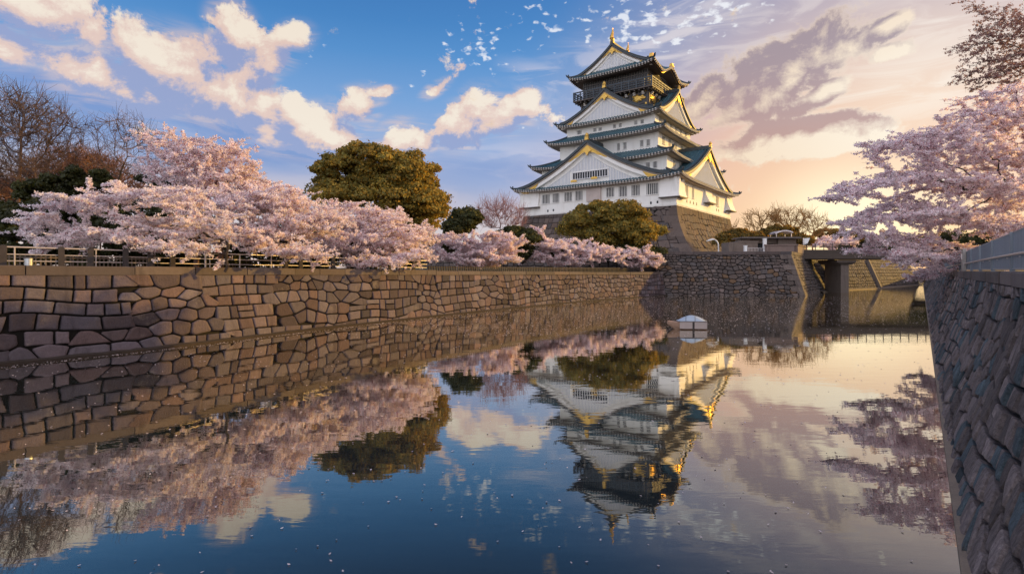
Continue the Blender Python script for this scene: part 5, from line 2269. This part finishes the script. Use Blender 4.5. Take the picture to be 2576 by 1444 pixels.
cherry(P(720, 0, 38)[:2].tolist() + [GL], P(715, 600, 38), [(600, 520, 36, 90, 45, 2.2), (700, 500, 37, 90, 42, 2.4), (640, 590, 35, 100, 40, 2.0), (760, 560, 37, 90, 45, 2.4), (820, 560, 38, 60, 40, 2.0), (720, 625, 34, 110, 24, 1.2), (780, 640, 34.5, 60, 24, 1.0)], 203, 1500, 105000, .062,
       'dense pink cherry in the middle of the bank spilling over the railing', 'cherry trees in blossom on the left bank', pale=.55, layer=.2)
cherry(P(905, 0, 45)[:2].tolist() + [GL], P(900, 610, 45), [(850, 540, 44, 80, 36, 2.4), (930, 550, 45, 100, 36, 2.6), (1000, 590, 45, 80, 34, 2.4), (880, 610, 43, 110, 36, 2.2), (1010, 640, 43.5, 80, 30, 1.8), (940, 660, 41.5, 90, 20, 1.2), (1050, 610, 46, 45, 40, 2)], 204, 1500, 105000, .070,
       'low pink cherry whose branches trail over the wall below the camphor tree', 'cherry trees in blossom on the left bank', pale=.45, layer=.2)
for k, (bx, bd_, lob, nb, lab) in enumerate((
    (1195, 68, [(1150, 620, 67, 80, 36, 2.6), (1240, 615, 68, 80, 36, 2.6), (1195, 650, 66, 100, 20, 2.2), (1265, 645, 68, 40, 26, 2), (1120, 600, 68, 35, 28, 2)], 85000, 'first low pink cherry after the trailing one, under the dark evergreen'),
    (1430, 79, [(1390, 630, 78, 70, 26, 2.8), (1460, 622, 79, 80, 24, 2.8), (1520, 640, 80, 60, 24, 2.4), (1420, 655, 77.5, 110, 16, 2.2), (1345, 610, 79, 50, 26, 2.2), (1330, 585, 80, 45, 16, 2), (1320, 640, 78, 60, 26, 2), (1300, 610, 79, 40, 24, 2)], 100000, 'widest of the low far cherries, in front of the olive evergreen'),
    (1610, 84, [(1590, 645, 83, 60, 26, 2.2), (1635, 652, 83.5, 34, 20, 1.8)], 34000, 'last and smallest cherry at the bastion end of the wall'))):
    cherry(P(bx, 0, bd_)[:2].tolist() + [GL], P(bx, 652, bd_), lob, 210 + k, 900, nb, .10, lab, 'cherry trees in blossom on the left bank', step=.7, kill=1.0, pale=.32, layer=.22, r0=.018, cap=.3, spread=.20, thin=.08, tl=1.2)

# --- bare trees on the left
bare(P(40, 0, 40)[:2].tolist() + [GL], P(50, 470, 40), [(60, 275, 40, 85, 52, 3.2), (20, 320, 40, 85, 75, 3), (125, 330, 40, 62, 60, 3), (-20, 420, 40, 70, 70, 3), (110, 430, 40, 70, 40, 3)], 301, 1700, 'tall bare tree with a rounded fan of twigs at the far left', tw=5, ln=1.2, cap=.36, r0=.013, bark='barkwarm', twr=.015, kill=.55, step=.5)
bare(P(290, 0, 42)[:2].tolist() + [GL], P(300, 450, 42), [(265, 340, 42, 46, 50, 2.2), (310, 330, 42, 44, 45, 2.2), (350, 355, 42, 48, 50, 2.2), (270, 420, 42, 60, 30, 2.2), (390, 430, 42, 60, 40, 2)], 302, 900, 'slender bare tree with dark upright branches left of the pink dome', tw=4, ln=1.1, cap=.22, bark='bark', twr=.014)
for k, (bx, lob, lab) in enumerate(((180, [(190, 415, 48, 70, 40, 3), (130, 450, 48, 80, 40, 3), (80, 490, 48, 80, 40, 3)], 'russet twiggy tree massed behind the tall bare tree'), (250, [(240, 430, 50, 60, 40, 3), (290, 475, 50, 70, 45, 3)], 'russet twiggy tree behind the slender bare tree'), (20, [(0, 495, 47, 90, 45, 3), (-60, 470, 47, 80, 50, 3)], 'russet twiggy tree at the far left edge'))):
    bare(P(bx, 0, 48)[:2].tolist() + [GL], P(bx, 560, 48), lob, 310 + k, 1500, lab, tw=7, ln=1.4, cap=.3, r0=.012, bark='barkwarm', twig='redtwig', twr=.024, thin=.06, jit=.3, group='russet trees behind the left bank')
bare(P(1262, 0, 76)[:2].tolist() + [GL], P(1255, 605, 76), [(1225, 545, 76, 38, 36, 2.4), (1265, 535, 76, 40, 32, 2.4), (1300, 555, 76, 32, 38, 2.4)], 320, 520, 'fan shaped leafless tree with reddish pink twigs left of the castle', tw=5, ln=1.5, cap=.16, r0=.013, bark='twig', twig='pinktwig', twr=.022, thin=.07, up=.6)

# --- beyond the bastion, against the glow
for k, (bx, d, lob, lab) in enumerate((
    (1915, 128, [(1900, 560, 128, 34, 32, 3), (1940, 552, 128, 34, 30, 3)], 'bare tree with crooked twigs nearest the castle in the golden glow'),
    (1985, 132, [(1965, 548, 132, 34, 30, 3), (2005, 552, 132, 34, 32, 3)], 'middle bare tree in the golden glow above the canopy'),
    (2045, 136, [(2030, 560, 136, 34, 32, 3), (2065, 570, 136, 30, 30, 3)], 'bare tree with steep branches above the bridge end'),
    (1838, 122, [(1838, 582, 122, 22, 18, 2)], 'small bare tree against the castle stone base'))):
    bare(P(bx, 0, d)[:2].tolist() + [6.85], P(bx, 608, d), lob, 330 + k, 520, lab, tw=4, ln=1.8, cap=.34, r0=.035, bark='glowtwig', twig='glowtwig', twr=.048, thin=.12, up=.4, step=1.0, kill=1.2, group='bare trees in the glow beyond the bastion')
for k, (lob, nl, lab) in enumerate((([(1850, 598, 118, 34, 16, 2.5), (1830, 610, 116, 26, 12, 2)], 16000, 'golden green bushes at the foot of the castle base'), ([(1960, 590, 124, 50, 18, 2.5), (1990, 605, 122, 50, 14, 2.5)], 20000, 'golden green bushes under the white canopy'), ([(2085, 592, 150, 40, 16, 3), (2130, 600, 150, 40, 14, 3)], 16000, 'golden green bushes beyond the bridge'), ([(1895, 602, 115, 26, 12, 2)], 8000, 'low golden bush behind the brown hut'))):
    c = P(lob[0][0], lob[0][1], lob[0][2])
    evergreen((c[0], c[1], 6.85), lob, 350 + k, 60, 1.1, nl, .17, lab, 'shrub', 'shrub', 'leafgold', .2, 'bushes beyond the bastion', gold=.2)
cherry(P(2090, 0, 128)[:2].tolist() + [6.85], P(2090, 622, 128), [(2075, 606, 128, 40, 15, 3), (2120, 608, 130, 36, 15, 3), (2040, 614, 126, 30, 9, 2.5)], 360, 500, 26000, .15, 'distant hazy pink cherry row beyond the bridge end', None, step=1.0, kill=1.4, pale=.3, layer=.1, r0=.03, cap=.3, spread=.5, thin=.14)
# far trees that close the horizon
for k, (bx, d, rx, ry, py, lab) in enumerate(((2180, 190, 70, 26, 628, 'far dark wood just beyond the bridge, under the tips of the great cherry'), (2290, 200, 80, 28, 628, 'far dark wood seen through the lower sprays of the great cherry'),
                                             (2400, 180, 90, 34, 625, 'far dark wood behind the middle of the great cherry'), (2520, 170, 90, 38, 620, 'far dark wood behind the fence at the right edge'), (-120, 70, 130, 70, 590, 'dark wood at the left edge behind the tall bare tree'))):
    c = P(bx, py, d)
    evergreen((c[0], c[1], 4.0), [(bx, py, d, rx, ry, 6)], 370 + k, 60, d / 75, 9000, d * .0016, lab, material='leafdark', group='distant woods')

# --- the great cherry on the right
cherry((45.0, 41.5, 3.95), (43.5, 41.0, 9.0), [(2500, 290, 40, 120, 75, 4), (2360, 370, 38, 150, 70, 4), (2230, 372, 37, 55, 34, 2.4), (2190, 465, 36.5, 95, 42, 3), (2110, 500, 36, 40, 22, 1.8), (2400, 470, 38, 190, 75, 4.5), (2270, 560, 37, 160, 48, 3.6), (2160, 585, 36.5, 50, 22, 2), (2460, 570, 39, 140, 60, 4), (2230, 625, 36.5, 90, 26, 2.4), (2330, 655, 37, 100, 34, 2.6), (2560, 420, 40, 100, 120, 4), (2430, 650, 38.5, 130, 38, 2.5), (2340, 690, 37.6, 60, 20, 1.5), (2500, 610, 39, 90, 55, 3)], 401, 4200, 300000, .064,
       'great cherry in pink blossom leaning over the water from the right bank', step=.55, kill=.80, pale=.2, layer=.42, droop=.02, r0=.016, cap=.55, spread=.15, thin=.045)
cherry((27.9, 20.2, 3.95), (26.6, 21.0, 12.0), [(2600, 110, 22.5, 60, 95, 1.3), (2550, 120, 22.5, 60, 90, 1.2), (2480, 150, 22.5, 80, 50, 1.0), (2470, 205, 22.3, 55, 16, .8), (2520, 60, 22.5, 60, 50, 1.0), (2440, 120, 22.5, 40, 30, .8), (2430, 8, 22.3, 30, 7, .5), (2500, 90, 22.5, 50, 30, .8)], 403, 1900, 22000, .030,
       'dark overhanging tree with small russet leaves at the top right corner', step=.28, kill=.34, r0=.006, cap=.22, layer=.25, droop=.03, spread=.10, thin=.02, tl=.5, leaf='leafcorner', cat='tree', name='overhanging_tree')

# --- grass edge, petals on the water
r = np.random.default_rng(77)
npet = 22000
Y = np.concatenate([r.uniform(33, 92, npet), 5.5 + 28 * r.random(1000) ** 1.0])
X = np.concatenate([(r.uniform(-.9, .95, npet)) * Y[:npet], r.uniform(-.95, .8, 1000) * Y[npet:]])
# keep to the water, and leave drifting gaps
lx = np.interp(Y, LW[:, 1], LW[:, 0])
rx_ = .64 + .754 * Y
ok = (X > lx + .6) & (X < rx_ - .3)
ok &= ~((Y > 83) & (X < 56) & (Y > 83 + 0 * X))
den = np.sin(X * .11 + Y * .06) + np.sin(X * .05 - Y * .13 + 1) + 1.0 * (Y > 42) + np.clip((X - 4) * .08, -1.2, 1.2)
ok &= (den + r.normal(0, .6, len(X)) > .5) | (Y < 33)
X, Y = X[ok], Y[ok]
# drifts gathered along the foot of the left wall
wk = r.uniform(0, 1, 1500)
lo_ = offset_line(LW, .45)
wy = 20 + 64 * wk ** 1.3
wx = np.interp(wy, lo_[:, 1], lo_[:, 0]) + np.abs(r.normal(0, .45, 1500)) * (.4 + .8 * (np.sin(wy * .9) > .2))
X, Y = np.concatenate([X, wx]), np.concatenate([Y, wy])
C = np.stack([X, Y, np.full(len(X), .012)], axis=1)
s_ = np.where(Y < 33, .011 + .0011 * Y, .052)
a = r.uniform(0, 6.28, len(X))
sz = (s_ * r.uniform(.6, 1.5, len(X)))[:, None]
ex = np.stack([np.cos(a), np.sin(a), 0 * a], 1) * sz
ey = np.stack([-np.sin(a), np.cos(a), 0 * a], 1) * sz * .7
V = np.stack([C - ex, C - ey, C + ex, C + ey], axis=1).reshape(-1, 3)
V[:, 2] += np.tile([0, .004, .012, .004], len(X))
po = quads_obj('floating_petals', V, len(X), M['petal'], None, r.uniform(.7, 1.1, (len(X), 1)) * np.array([[1.0, .95, .95]]))
tag(po, 'fallen cherry petals scattered across the moat water', 'petals', kind='stuff')
